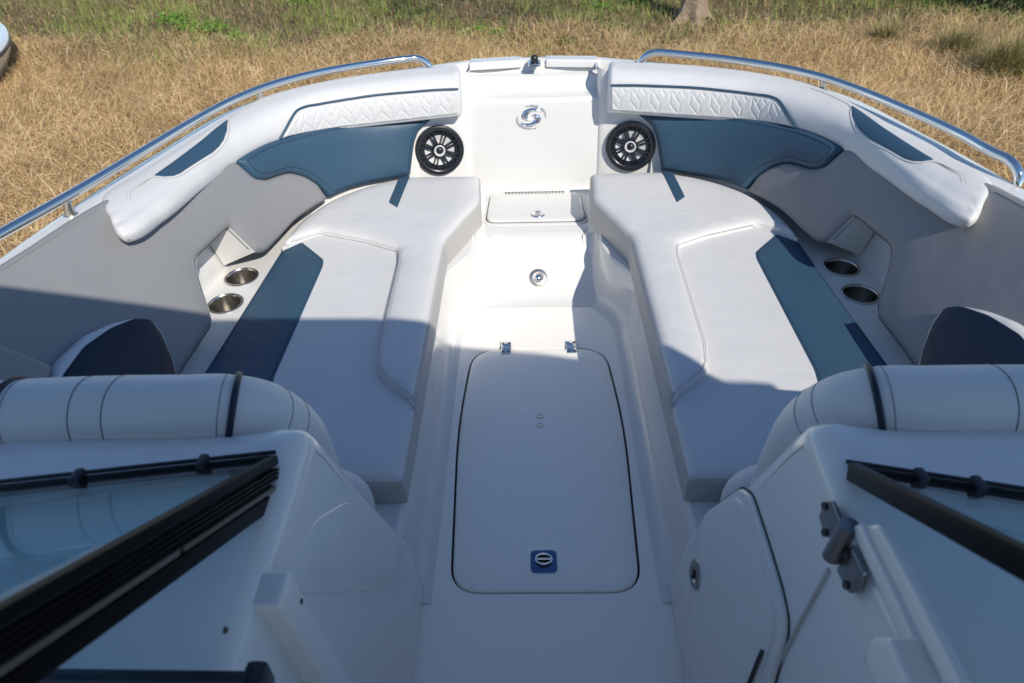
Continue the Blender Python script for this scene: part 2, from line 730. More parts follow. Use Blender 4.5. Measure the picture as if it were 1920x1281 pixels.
def grid_mesh(name, G, mat, parent=None, flip=False, label=None, recalc=False, sharp=45):
    G = np.asarray(G, float)
    a, b = G.shape[:2]
    V = G.reshape(-1, 3)
    F = [(i * b + j, i * b + j + 1, (i + 1) * b + j + 1, (i + 1) * b + j) for i in range(a - 1) for j in range(b - 1)]
    return mesh(name, V, F, mat, parent, True, label, flip=flip, recalc=recalc, sharp=sharp)


MIR = np.array([-1.0, 1.0, 1.0])


def sd(V, side):
    V = np.asarray(V, float)
    return V * MIR if side > 0 else V


PORT, STAR = 'left', 'right'
GROUND = -1.25

# ------------------------------------------------------------------ ground
gb = bmesh.new()
R = 130
vsx = np.concatenate([np.linspace(-R, -14, 6), np.linspace(-12, 12, 49), np.linspace(14, R, 6)])
vsy = np.concatenate([np.linspace(-R, -6, 6), np.linspace(-4, 20, 49), np.linspace(22, R, 8)])


def ground_z(x, y):
    return GROUND + 0.05 * np.sin(x * 0.9 + 1.3) * np.sin(y * 0.7) * np.clip((np.hypot(x, y - 1) - 3) / 3, 0, 1) \
        + 0.035 * np.sin(x * 2.1 + y * 1.7) * np.clip((np.hypot(x, y - 1) - 3.5) / 3, 0, 1)


Gg = np.array([[[x, y, ground_z(x, y)] for y in vsy] for x in vsx])
ground = grid_mesh('ground', Gg, 'soil_thatch', recalc=False, flip=True)
ground['kind'] = 'structure'
ground['label'] = 'straw-covered ground sloping away in front of the boat'

# ------------------------------------------------------------------ the boat
boat = empty('bowrider_boat', (0, 0, GROUND), 'white bowrider boat with grey and blue upholstery, seen from its walk-through', 'boat')

# plan curves of the port side (x negative)
D_OUT = [(0, 3.110), (-.28, 3.085), (-.60, 2.965), (-.91, 2.80), (-1.12, 2.57), (-1.245, 2.16), (-1.33, 1.75),
         (-1.385, 1.30), (-1.41, .80), (-1.42, 0), (-1.42, -1.6), (-1.39, -3.0)]
I_IN = [(0, 3.045), (-.275, 3.020), (-.52, 2.83), (-.82, 2.70), (-1.02, 2.50), (-1.145, 2.09), (-1.236, 1.72),
        (-1.30, 1.30), (-1.325, .80), (-1.33, 0), (-1.33, -1.6), (-1.30, -3.0)]
DZ = 0.695
nD = 90
# smooth the outer sheer as one continuous curve
do = catmull([(x, y, 0) for x, y in D_OUT], nD)
di = catmull([(x, y, 0) for x, y in I_IN], nD)
for side in (-1, 1):
    rows = []
    for i in range(nD):
        o, q = do[i][:2], di[i][:2]
        v = o - q
        L = np.linalg.norm(v)
        v = v / L
        rows.append([(q[0], q[1], DZ - .10), (q[0], q[1], DZ - .012), *[tuple(q + v * .012) + (DZ,)],
                     *[tuple(q + v * L * k) + (DZ + .004 * math.sin(math.pi * k),) for k in (.3, .6)],
                     *[tuple(o - v * .02) + (DZ,)], *[tuple(o - v * .006) + (DZ - .006,)], (o[0], o[1], DZ - .02), (o[0], o[1], DZ - .05)])
    grid_mesh('deck_edge', sd(np.array(rows), side), 'gelcoat', boat, recalc=True, label='white gelcoat gunwale deck')
    # rub rail along the sheer
    rr = np.array([(p[0], p[1], DZ - .055) for p in do])
    tube('rub_rail', rr, .018, 'rub_rail', boat, side, n=8)
    # hull side and bottom
    hr = []
    for i in range(nD):
        o = do[i][:2]
        ctr = np.array([0, min(o[1], 2.2)])
        f = np.clip((o[1] - 0.6) / 2.5, 0, 1)
        rows_ = []
        for (k, z) in ((1.0, DZ - .05), (1.0 - .03 * f, .4), (.97 - .10 * f, 0), (.9 - .20 * f, -.4), (.80 - .3 * f, -.75), (.45 - .2 * f, -1.0), (0.0, -1.25 + .55 * f ** 2)):
            x = o[0] * k
            y = o[1] - (1 - k) * f * 1.0
            rows_.append((x, y, max(z, GROUND + 0.0)))
        hr.append(rows_)
    hull_g = np.array([catmull(np.array(q), 20) for q in hr])
    hull_g[..., 2] = np.maximum(hull_g[..., 2], GROUND)
    grid_mesh('hull', sd(hull_g, side), 'hull_paint', boat, recalc=True)
tr = np.array([[(x, -3.0, z) for x in (-1.36, -.7, 0, .7, 1.36)] for z in (DZ - .02, -.2, -.9)])
grid_mesh('transom', tr, 'gelcoat', boat)

# ---- sole with the opening of the hatch
HATCH = fillet([(-.236, 1.935), (.236, 1.935), (.262, 1.55), (.236, .962), (-.236, .962), (-.262, 1.55)], [.10, .10, .3, .075, .075, .3], 8)


HP = resample(HATCH, .02)
SOLE = [(-.40, -3), (-.36, .75), (-.42, 1.0), (-.42, 2.3), (.42, 2.3), (.42, 1.0), (.36, .75), (.40, -3)]
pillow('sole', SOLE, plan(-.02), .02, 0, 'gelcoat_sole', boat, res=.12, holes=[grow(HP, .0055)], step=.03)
# moulded landing round the hatch, a shallow raised border
pillow('hatch_gasket', grow(HP, .012), plan(-.032), .006, 0, 'gasket', boat, res=.1)
hatch = empty('deck_hatch', (0, 1.45, 0), None, None, boat)
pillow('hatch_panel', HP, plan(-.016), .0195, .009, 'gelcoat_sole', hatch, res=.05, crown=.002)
for sx_ in (-1, 1):
    hx = sx_ * .119
    h = empty('hinge', (hx, 1.935, 0), None, None, None)
    bpy.data.objects.remove(h)
    V = fillet([(hx - .0185, 1.905), (hx + .0185, 1.905), (hx + .0185, 1.975), (hx - .0185, 1.975)], .004, 3)
    pillow('hinge', V, plan(.003), .004, .0012, 'stainless', hatch, res=.02)
    tube('hinge_pin', [(hx - .0195, 1.938, .0065), (hx + .0195, 1.938, .0065)], .0030, 'stainless', hatch, n=10)
    for (ax, ay) in ((-.010, 1.917), (.010, 1.917), (-.010, 1.963), (.010, 1.963)):
        lathe('hinge_screw', [(0, .0050), (.002, .0050), (.0038, .0056), (.0042, .004)], frame((hx + ax, ay, .0025), (0, 0, 1), (0, 1, 0)), 'hole_dark', hatch, n=10)
for yy in (1.583, 1.543):
    lathe('screw', [(0, .002), (.004, .004), (.009, .004), (.0115, .001), (.0115, -.002)], frame((-.003, yy, .0045), (0, 0, 1), (0, 1, 0)), 'nickel', hatch, n=16)
# flush ring pull near the aft edge of the hatch
lc = np.array([-.003, 1.045])
sq = [(lc[0] + s * .034, lc[1] + t * .034) for s, t in ((-1, -1), (1, -1), (1, 1), (-1, 1))]
pillow('latch_recess', fillet([(lc[0] + s * .046, lc[1] + t * .046) for s, t in ((-1, -1), (1, -1), (1, 1), (-1, 1))], .016), plan(.003), .003, .003, 'gelcoat_sole', hatch, res=.02)
pillow('latch_plate', fillet(sq, .014), plan(.0055), .004, .002, 'sky_tint_steel', hatch, res=.02, label='square flush ring pull of polished steel')
lathe('latch_bowl', [(0, .0100), (.016, .0100), (.021, .0112), (.023, .0102), (.023, .009)], frame((lc[0], lc[1] + .002, 0), (0, 0, 1), (0, 1, 0)), 'gasket', hatch, n=24)
ringp = [(lc[0] + .021 * math.cos(a), lc[1] + .002 + .015 * math.sin(a), .0145) for a in np.linspace(0, 2 * math.pi, 25)[:-1]]
tube('latch_ring', ringp, .003, 'chrome', hatch, n=8, closed=True)
tube('latch_bar', [(lc[0] - .021, lc[1] + .002, .0145), (lc[0] + .021, lc[1] + .002, .0145)], .003, 'chrome', hatch, n=8)

# ---- bow moulding: ramp, locker step, front panel, shelf, rim
prof = [(2.20, .002), (2.235, .006), (2.27, .022), (2.43, .166), (2.45, .180), (2.475, .186), (2.60, .187), (2.805, .188), (2.826, .193), (2.838, .208), (2.843, .235),
        (2.880, .566), (2.883, .580), (2.890, .588), (2.900, .590), (2.950, .591), (2.962, .594), (2.972, .604), (2.982, .634), (2.988, .643), (2.998, .647), (3.040, .650), (3.047, .656), (3.049, .70)]
pr = []
for i in range(len(prof) - 1):
    a, b = np.array(prof[i]), np.array(prof[i + 1])
    k = max(1, int(np.linalg.norm(b - a) / .03))
    for j in range(k):
        pr.append(a + (b - a) * j / k)
pr.append(np.array(prof[-1]))
xs = np.linspace(-.285, .285, 15)
Gb = np.array([[(x, p[0], p[1]) for p in pr] for x in xs])
bow = grid_mesh('bow_moulding', Gb, 'gelcoat', boat, recalc=True, label='white moulded bow panel above the locker step')
for side in (-1, 1):
    # return walls beside the recessed panel, and the facets that carry the loudspeakers
    w = []
    for z in np.linspace(.10, .70, 14):
        lean = (z - .19) * .10
        row = []
        for (x, y) in ((-.268, 3.0), (-.266, 2.88 + lean), (-.268, 2.855 + lean), (-.274, 2.838 + lean), (-.285, 2.828 + lean), (-.305, 2.820 + lean), (-.40, 2.797 + lean), (-.50, 2.770 + lean), (-.60, 2.73 + lean), (-.70, 2.70 + lean)):
            row.append((x, y, z))
        w.append(row)
    grid_mesh('speaker_facet', sd(np.array(w), side), 'gelcoat', boat, recalc=True)
    # raised pads of the bow rim with the notch for the light between them
    pillow('rim_pad', fillet([(-.052, 3.032), (-.052, 3.10), (-.275, 3.075), (-.275, 3.005)], .008), plan(.672), .030, .008, 'gelcoat', boat, side, res=.03)

# ---- anchor locker lid on the step
lid = empty('locker_lid', (0, 2.66, .19), None, None, boat)
LZ = .1885
LIDP = fillet([(-.208, 2.545), (.208, 2.545), (.198, 2.802), (-.198, 2.802)], [.045, .045, .03, .03], 6)
pillow('lid_gasket', grow(resample(LIDP, .02), .004), plan(LZ), .0015, 0, 'gasket', lid, res=.08)
pillow('lid_rim', grow(resample(LIDP, .02), .022), plan(LZ - .004), .0045, .002, 'gelcoat', lid, res=.05)
pillow('lid_panel', LIDP, plan(LZ + .0005), .010, .006, 'gelcoat', lid, res=.05)
for i in range(36):
    x = -.130 + .26 * i / 35
    tube('hinge_knuckle', [(x - .0034, 2.804, LZ + .010), (x + .0034, 2.804, LZ + .010)], .0046, 'nickel' if i % 2 else 'bronze_strip', lid, n=6)
fr = frame((.008, 2.598, LZ + .0102), (0, 0, 1), (0, 1, 0))
lathe('lid_latch', [(0, .001), (.012, .001), (.015, .004), (.019, .0045), (.027, .006), (.031, .003), (.032, 0)], fr, 'chrome', lid, n=28)
tube('latch_key', [fr(-.012, 0, .0055), fr(.012, 0, .0055)], .003, 'nickel', lid, n=8)

# ---- drain / table socket on the ramp
sl = math.atan2(.144, .16)
pc = on_plane(1009, 521, (0, 2.27, .022), (0, -math.sin(sl), math.cos(sl)))
fr = frame(pc, (0, -math.sin(sl), math.cos(sl)), (0, 1, 0))
lathe('table_socket', [(0, -.004), (.010, -.003), (.017, .002), (.018, .006), (.022, .0065), (.034, .005), (.036, .003), (.0365, -.001)], fr, 'nickel', boat, n=32, label='round polished table socket in the ramp')
lathe('socket_cap', [(0, .009), (.008, .008), (.013, .005), (.0165, .001)], fr, 'chrome', boat, n=24)

# ---- seat bases (moulded sides of the foot well), with the fillet to the sole
for side in (-1, 1):
    path = catmull([(-.345, .93, 0), (-.345, 1.2, 0), (-.345, 1.6, 0), (-.345, 1.95, 0), (-.343, 2.06, 0), (-.32, 2.13, 0), (-.268, 2.225, 0), (-.250, 2.28, 0), (-.248, 2.4, 0), (-.246, 2.76, 0)], 70)
    rows = []
    for i in range(len(path)):
        p = path[i]
        t = path[min(i + 1, len(path) - 1)] - path[max(i - 1, 0)]
        n = np.array([t[1], -t[0]])
        n = n / np.linalg.norm(n)          # towards the centre line
        fl = np.clip((p[1] - 2.27) / .16, 0, 1) * .165 if p[1] > 2.27 else 0
        fl = fl if p[1] < 2.43 else .18
        row = [(p[0] - .25, p[1], .217), (p[0] - n[0] * .006, p[1] - n[1] * .006, .217), (p[0], p[1], .210)]
        for z, o in ((.15, .002), (.09, .004), (.045, .008), (.024, .014), (.010, .026), (.003, .042), (.001, .060)):
            zz = max(z, 0) + fl if z < .2 else z
            zz = min(zz, .208)
            row.append((p[0] + n[0] * o, p[1] + n[1] * o, zz))
        rows.append(row)
    grid_mesh('seat_base', sd(np.array(rows), side), 'gelcoat', boat, recalc=True, label='white moulded seat base beside the foot well')
    # tray with the cup wells, outboard of the cushion
    TZ = .292
    CUPS = [tuple(on_z(455, 520, TZ)[:2] + np.array([-.004, 0])), tuple(on_z(425, 570, TZ)[:2] + np.array([-.004, 0]))]
    circ = [[(cx + .0515 * math.cos(a), cy + .0515 * math.sin(a)) for a in np.linspace(0, 2 * math.pi, 29)[:-1]] for cx, cy in CUPS]
    pillow('cup_tray', [(-.80, 1.0), (-.80, 2.45), (-1.05, 2.45), (-1.24, 1.95), (-1.24, 1.0)], plan(TZ - .02), .02, 0, 'gelcoat', boat, side, res=.08, holes=circ, step=.012, label='white tray with two cup holders beside the seat')
    for cx, cy in CUPS:
        c3 = sd(np.array([cx, cy, TZ]), side)
        fr = frame(c3, (0, 0, 1), (0, 1, 0))
        lathe('cup_holder', [(.0585, .0005), (.0585, .003), (.056, .0048), (.052, .0045), (.0495, .001), (.0485, -.006), (.046, -.075), (.042, -.082), (0, -.084)], fr, 'brushed_steel', boat, n=36)

# ---- side walls: the surface that carries the grey pads
WB = [(-.30, 2.785), (-.42, 2.778), (-.56, 2.730), (-.72, 2.632), (-.845, 2.46), (-.93, 2.20), (-.965, 1.95), (-.99, 1.63), (-1.005, 1.40), (-1.03, 1.0), (-1.05, .6), (-1.06, .2)]
WT = [(-.30, 2.86), (-.44, 2.85), (-.62, 2.797), (-.82, 2.68), (-.985, 2.48), (-1.09, 2.22), (-1.17, 1.97), (-1.245, 1.66), (-1.285, 1.40), (-1.315, 1.0), (-1.33, .6), (-1.335, .2)]
wall = Surf([[(b[0] + (b[0] - t[0]) * .1, b[1] + (b[1] - t[1]) * .1, .285), ((b[0] * .52 + t[0] * .48), (b[1] * .52 + t[1] * .48), .52), (t[0], t[1], .705)] for b, t in zip(WB, WT)], 200, 30)
for side in (-1, 1):
    rows = []
    for u in np.linspace(.20, wall.Lu, 80):
        dep = .012 + .165 * np.clip((u - .62) / .25, 0, 1)
        rows.append([wall(u, v, -max(dep * (1 - .85 * np.clip(v / wall.Lv, 0, 1)), .012)) for v in np.linspace(-.01, wall.Lv + .01, 14)])
    grid_mesh('side_liner', sd(np.array(rows), side), 'gelcoat', boat, recalc=True, label='white moulded liner behind the grey side pad')

GREY = [(-330, 560), (0, 494), (60, 457), (125, 414), (190, 376), (260, 345), (330, 320), (400, 300), (446, 303), (480, 333), (502, 336), (545, 322), (575, 330), (598, 345), (618, 374),
        (585, 392), (555, 414), (530, 442), (503, 470), (482, 471), (434, 425), (428, 428), (373, 480), (371, 500), (399, 590), (398, 612), (342, 697), (290, 780), (120, 960), (-330, 960)]
GREY_R = [.01, .01, .02, .02, .02, .02, .02, .02, .012, .02, .02, .03, .03, .012, .02, .02, .02, .02, .025, .02, .004, .004, .02, .02, .02, .02, .03, .03, .01, .01]
NAVY_BACK = [(447, 299), (468, 285), (500, 268), (540, 255), (640, 232), (810, 222), (806, 228), (786, 246), (778, 270), (771, 331), (720, 341), (660, 354), (622, 370), (600, 346), (576, 331), (546, 322), (502, 337), (480, 333)]
grey_uv = fillet(wall.outline(GREY, .02), GREY_R)
navy_uv = fillet(wall.outline(NAVY_BACK, .025), [.01, .02, .02, .02, .02, .004, .004, .02, .02, .01, .02, .02, .012, .012, .02, .03, .02, .02])
rim_uv = resample(wall.outline([(482, 471), (434, 425), (428, 428), (373, 480), (371, 500), (399, 590), (398, 612), (342, 697), (290, 780)], .02), .01, False)
seam_top = wall.outline([(-200, 590), (0, 509), (60, 471), (120, 433), (185, 392)], .022)
WING = [(80, 760), (104, 690), (120, 663), (165, 622), (215, 600), (262, 590), (292, 597), (312, 625), (330, 670), (342, 720), (345, 770)]
WING_IN = [(95, 770), (121, 700), (160, 648), (210, 613), (255, 595), (284, 597), (305, 625), (324, 670), (336, 720), (338, 770)]
CORNER = [(-260, 610), (0, 639), (60, 662), (104, 682), (100, 705), (70, 790), (-260, 790)]
for side in (-1, 1):
    nm = PORT if side < 0 else STAR
    pad = empty('side_pad', sd((-1.1, 1.8, .45), side), None, None, boat)
    pillow('pad_cover', grey_uv, wall, .026, .020, 'vinyl_grey', pad, side, res=.035, base=-.004, crown=.004, crown_w=.08, label=f'grey vinyl side pad along the {nm} side of the bow')
    tube('seam', [wall(u, v, .0222) for u, v in resample(seam_top, .02, False)], .0011, 'stitch', pad, side, n=5)
    rows = [[wall(u, v, h) for h in [.012] + [-.165 * q * (1 - .85 * np.clip(v / wall.Lv, 0, 1)) for q in (.1, .35, .7, 1.0)]] for u, v in rim_uv]
    grid_mesh('pocket_rim', sd(np.array(rows), side), 'gelcoat', pad, recalc=True)
    pillow('blue_backrest', navy_uv, wall, .034, .026, 'vinyl_blue', boat, side, res=.03, base=-.004, crown=.006, crown_w=.08, label=f'blue vinyl backrest pad beside the {nm} loudspeaker')
    stitch_loop(navy_uv, wall, .020, .0302, 'stitch_blue', pad, side)
    stitch_loop(grey_uv, wall, .022, .0225, 'stitch', pad, side, .0007)
    wing = empty('wing_cushion', sd((-1.05, 1.3, .4), side), None, None, boat)
    pillow('wing_pad', fillet(wall.outline(WING, .07), .015), wall, .055, .03, 'vinyl_white', wing, side, res=.03, base=.02, crown=.004)
    pillow('wing_inset', fillet(wall.outline(WING_IN, .08), .012), wall, .006, .005, 'vinyl_navy', wing, side, res=.03, base=.073, crown=.003)
    pillow('corner_pad', fillet(wall.outline(CORNER, .07), .012), wall, .05, .02, 'vinyl_grey', boat, side, res=.04, base=.02, label=f'grey corner pad behind the {nm} backrest')

# ---- coaming bolsters
BO = [(856, 126, .704), (846, 127, .704), (775, 132, .704), (700, 141, .704), (600, 158, .704), (497, 183, .704), (430, 218, .704), (340, 275, .704), (260, 325, .704), (195, 368, .704)]
BQ = [(862, 217, .557), (853, 218, .557), (780, 226, .557), (700, 235, .560), (610, 246, .572), (525, 263, .603), (450, 300, .612), (380, 352, .625), (305, 414, .635), (242, 452, .645)]
st = []
for k, (o, q) in enumerate(zip(BO, BQ)):
    O, Q = on_z(*o), on_z(*q)
    w = np.clip((k - 4) / 3.0, 0, 1)                 # forward: square front face; aft: one slanting face
    v = Q[:2] - O[:2]
    hz = O[2] - Q[2]
    def pt(f, z):
        return (O[0] + v[0] * f, O[1] + v[1] * f, z)
    fw = [pt(-.02, O[2] - .035), pt(0, O[2]), pt(.12, O[2] + .012), pt(.45, O[2] + .014), pt(.80, O[2] + .003), pt(.97, O[2] - .018), pt(1.03, O[2] - .045), pt(1.04, Q[2] + .03), pt(1.0, Q[2]), pt(.75, Q[2] - .012), pt(.4, Q[2] - .01)]
    af = [pt(-.02, O[2] - .035), pt(0, O[2]), pt(.13, O[2] + .006), pt(.35, O[2] + .005), pt(.60, O[2] - .002), pt(.80, O[2] - .014), pt(.96, O[2] * .6 + Q[2] * .4), pt(1.03, Q[2] + .022), pt(1.0, Q[2]), pt(.8, Q[2] - .012), pt(.5, Q[2] - .01)]
    st.append((1 - w) * np.array(fw) + w * np.array(af))
st = np.array(st)


def shrink(S, k, dv):
    c = S.mean(0)
    return c + (S - c) * k + dv


e0 = (st[0] - st[1]).mean(0)
e0 /= np.linalg.norm(e0)
e1 = (st[-1] - st[-2]).mean(0)
e1 /= np.linalg.norm(e1)
full = np.array([shrink(st[0], .04, e0 * .012), shrink(st[0], .80, e0 * .011), shrink(st[0], .95, e0 * .006), *st, shrink(st[-1], .95, e1 * .010), shrink(st[-1], .82, e1 * .018), shrink(st[-1], .03, e1 * .021)])
bol = Surf(full, 260, 60)
bol_face = Surf(st, 240, 60)
bol_face.vlim = (.12, .74)


def quilt(P2, d):
    """embossed leaf-and-chevron quilting"""
    p, H = .155, QH
    x = (P2[:, 0] % p) / p
    y = (P2[:, 1] - QV0) / H
    segs = [((0, .05), (.25, .55)), ((.25, .55), (.5, .05)), ((.5, .05), (.75, .55)), ((.75, .55), (1, .05)),
            ((0, .55), (.25, 1.0)), ((.25, 1.0), (.5, .55)), ((.5, .55), (.75, 1.0)), ((.75, 1.0), (1, .55)),
            ((.25, .55), (.25, 1.0)), ((.75, .55), (.75, 1.0)), ((0, .05), (0, .55)), ((.5, .05), (.5, .55)), ((1, .05), (1, .55)),
            ((.12, .30), (.25, .0)), ((.38, .30), (.25, 0)), ((.62, .30), (.75, 0)), ((.88, .30), (.75, 0))]
    q = np.stack([x * p, y * H], 1)
    best = np.full(len(q), 1.0)
    for a, b in segs:
        a = np.array([a[0] * p, a[1] * H])
        b = np.array([b[0] * p, b[1] * H])
        ab = b - a
        t = np.clip(((q - a) @ ab) / (ab @ ab), 0, 1)
        best = np.minimum(best, np.linalg.norm(q - (a + t[:, None] * ab), axis=1))
    return (-.0024 * np.exp(-(best / .0032) ** 2)) * np.clip(d / .006, 0, 1)


PIPE = [(859, 167), (830, 168), (775, 172), (700, 179), (640, 188), (595, 196), (570, 201), (556, 208), (546, 222), (536, 240), (524, 260)]
pipe_uv = bol_face.outline(PIPE, .001)
QUILT = [(858, 170), (830, 172), (775, 176), (700, 183), (640, 192), (597, 200), (573, 205), (560, 212), (551, 224), (541, 241), (532, 258), (600, 244), (700, 231), (780, 222), (859, 213)]
quilt_uv = bol_face.outline(QUILT, .003)
q_ = np.array(quilt_uv)
QV0, QH = q_[:, 1].min(), q_[:, 1].max() - q_[:, 1].min()
INSET = [(289, 329), (330, 300), (380, 262), (427, 224), (426, 244), (420, 262), (411, 275), (399, 286), (365, 307), (338, 325), (325, 330), (309, 331)]
inset_uv = fillet(bol_face.outline(INSET, .001), .006, 3)
SEAM1 = [(238, 449), (256, 448), (262, 440), (250, 395), (244, 372), (247, 360), (262, 350), (287, 334), (310, 335), (326, 334), (340, 329), (368, 311), (402, 290), (415, 278), (425, 263), (430, 246), (431, 224), (455, 209), (497, 190)]
SEAM2 = [(258, 446), (243, 400), (237, 374), (241, 360), (256, 350), (280, 336)]
for side in (-1, 1):
    nm = PORT if side < 0 else STAR
    b = empty('coaming_bolster', sd((-.9, 2.3, .65), side), None, None, boat)
    grid_mesh('bolster_cover', sd(bol.G, side), 'vinyl_white', b, recalc=True, label=f'white padded bolster along the {nm} gunwale', sharp=80)
    pillow('quilted_panel', quilt_uv, bol_face, .006, .005, 'vinyl_white', b, side, res=.0032, base=.0005, relief=quilt, step=.004, label='white quilted panel stitched in a leaf pattern')
    tube('piping', [bol_face(u, v, .003) for u, v in catmull(pipe_uv, 60)], .0045, 'vinyl_blue', b, side, n=8, label='blue piping above the quilting')
    pillow('blue_inset', inset_uv, bol_face, .003, .0025, 'vinyl_blue', b, side, res=.015, base=0, label='dark blue vinyl inset in the bolster')
    tube('seam', [bol_face(u, v, .0011) for u, v in catmull(bol_face.outline(SEAM1), 120)], .0010, 'stitch_pale', b, side, n=5)
    tube('seam', [bol_face(u, v, .0011) for u, v in catmull(bol_face.outline(SEAM2), 40)], .0010, 'stitch_pale', b, side, n=5)

# ---- loudspeakers
for side in (-1, 1):
    nm = PORT if side < 0 else STAR
    sp = empty('loudspeaker', sd((-.393, 2.73, .447), side), None, None, boat)
    f0 = frame(sd((-.409, 2.813, .401), side), sd((.22, -1, .12), side))
    fr = lambda a, b, h, f0=f0: f0(a * 1.06, b * 1.06, h)
    lathe('mounting_ring', [(.099, -.004), (.0995, .010), (.097, .016), (.090, .019), (.082, .017), (.076, .012), (.074, .004)], fr, 'black_plastic', sp, n=48, label=f'black {nm} loudspeaker ring')
    lathe('basket', [(.078, .004), (.070, .003), (.069, .008), (.064, .008), (.063, .001), (.058, .001)], fr, 'black_plastic', sp, n=40)
    lathe('cone', [(.060, .004), (.045, -.001), (.028, -.004), (0, -.004)], fr, 'speaker_cone', sp, n=40)
    lathe('hub', [(.028, 0), (.028, .013), (.026, .0155), (.0225, .0160), (.022, .012)], fr, 'black_plastic', sp, n=28)
    lathe('hub_trim', [(.0225, .008), (.0225, .0160), (.019, .0172), (.0145, .012)], fr, 'speaker_cone', sp, n=28)
    lathe('dome', [(.0148, .008), (.0140, .014), (.011, .018), (.006, .0205), (0, .0213)], fr, 'black_plastic', sp, n=20)
    for k in range(8):
        for da in (-.12, .12):
            a = 2 * math.pi * (k + .5) / 8
            x0, x1 = .024, .080
            ca, sa = math.cos(a), math.sin(a)
            off = .0065 if da > 0 else -.0065
            wd = .0028
            V = []
            for (rr_, o, h) in ((x0, -wd, .004), (x0, wd, .004), (x1, wd * 1.4, .004), (x1, -wd * 1.4, .004), (x0, -wd * .6, .014), (x0, wd * .6, .014), (x1, wd, .015), (x1, -wd, .015)):
                oo = off * (1.25 if rr_ > .05 else .8) + o
                V.append(fr(rr_ * ca - oo * sa, rr_ * sa + oo * ca, h))
            mesh('spoke', V, [(0, 3, 2, 1), (4, 5, 6, 7), (0, 1, 5, 4), (1, 2, 6, 5), (2, 3, 7, 6), (3, 0, 4, 7)], 'black_plastic', sp, smooth=False, recalc=True)

# ---- chrome swirl emblem on the bow panel
tilt = math.atan2(.037, .325)
ec = on_plane(996, 220, (0, 2.843, .235), (0, -math.cos(tilt), math.sin(tilt)))
efr = frame(ec, (0, -math.cos(tilt), math.sin(tilt)))


def emap(a, b, h):
    return efr(a * .064 + .006 * b, b * .045, h + .0005)


em = empty('emblem', tuple(ec), None, None, boat)


def ribbon(angs, rads, wid):
    L, Rr = [], []
    for a, r_, w_ in zip(angs, rads, wid):
        a = math.radians(a)
        L.append(((r_ + w_) * math.cos(a), (r_ + w_) * math.sin(a)))
        Rr.append(((r_ - w_) * math.cos(a), (r_ - w_) * math.sin(a)))
    return L + Rr[::-1]


for rot in (0, 180):
    n = 26
    t = np.linspace(0, 1, n)
    big = ribbon(rot + 40 + 215 * t, .80 - .62 * t ** 1.15, .03 + .20 * np.sin(math.pi * np.clip(t * .92 + .06, 0, 1)) ** 1.1)
    pillow('emblem_swirl', big, emap, .0025, 0, 'chrome', em, res=.06, crown=.006, crown_w=.14)
    thin = ribbon(rot - 5 + 120 * t, .93 + .16 * t, .012 + .055 * np.sin(math.pi * t))
    pillow('emblem_arc', thin, emap, .0025, 0, 'chrome', em, res=.05, crown=.004, crown_w=.06)

# ---- navigation light in the notch of the rim
nav = empty('navigation_light', (0, 3.03, .70), None, None, boat)
nl = on_z(1002, 123, .690)
fr = frame((nl[0], nl[1], .697), (0, 0, 1), (0, 1, 0))
pillow('light_base', fillet([(nl[0] - .026, nl[1] - .022), (nl[0] + .026, nl[1] - .022), (nl[0] + .026, nl[1] + .05), (nl[0] - .026, nl[1] + .05)], .012), plan(.692), .010, .004, 'stainless', nav, res=.02)
lathe('light_lens', [(.0155, .004), (.0165, .012), (.0155, .022), (.011, .030), (.005, .033), (0, .034)], frame((nl[0], nl[1] + .006, .70), (0, -.2, 1), (0, 1, 0)), 'black_plastic', nav, n=20)

# ---- grab rails
RAIL_PX_L = [(-120, 508), (0, 440), (128, 368), (300, 265), (350, 235), (450, 182), (490, 166), (545, 149), (600, 136), (700, 119), (760, 111)]
RAIL_PX_R = [(1870, 290), (1800, 252), (1700, 206), (1600, 165), (1541, 145), (1470, 128), (1400, 116), (1340, 108), (1280, 102), (1248, 99)]
RZ = .748
for side in (-1, 1):
    nm = PORT if side < 0 else STAR
    gr = empty('grab_rail', sd((-1.1, 2.2, .7), side), None, None, boat)
    src = [tuple(on_z(*p, RZ)[:2]) for p in RAIL_PX_L] if side < 0 else [tuple((on_z(*p, RZ) * MIR)[:2]) for p in RAIL_PX_R]
    pts = [(x, y, RZ) for x, y in src]
    hx0, hy0 = src[-1]
    head = [(hx0 + .04, hy0 + .012, RZ - .001), (hx0 + .07, hy0 + .02, RZ - .012), (hx0 + .09, hy0 + .024, RZ - .032), (hx0 + .10, hy0 + .026, RZ - .06)]
    if side < 0:
        tail = []
    else:
        tx0, ty0 = src[0]
        tail = [(tx0 - .030, ty0 - .085, DZ), (tx0 - .029, ty0 - .080, RZ - .035), (tx0 - .022, ty0 - .060, RZ - .012), (tx0 - .012, ty0 - .03, RZ - .001)]
    tube('rail_tube', catmull(tail + pts + head, 130), .0135, 'stainless', gr, side, n=16, label=f'polished steel rail along the {nm} gunwale')
    posts = [tuple(on_z(126, 371, RZ)[:2]), tuple(on_z(489, 167, RZ)[:2])] if side < 0 else [tuple((on_z(1542, 146, RZ) * MIR)[:2])]
    for (x, y) in posts:
        ox = -.012
        tube('rail_post', [(x + ox, y, DZ), (x + ox, y, DZ + .02), (x + ox * .6, y, DZ + .045), (x, y, RZ - .004)], [.0155, .0120, .0105, .0125], 'nickel', gr, side, n=14)
        lathe('post_foot', [(0, .004), (.012, .004), (.019, .003), (.021, -.001)], frame(sd((x + ox, y, DZ + .001), side), (0, 0, 1), (0, 1, 0)), 'nickel', gr, n=18)

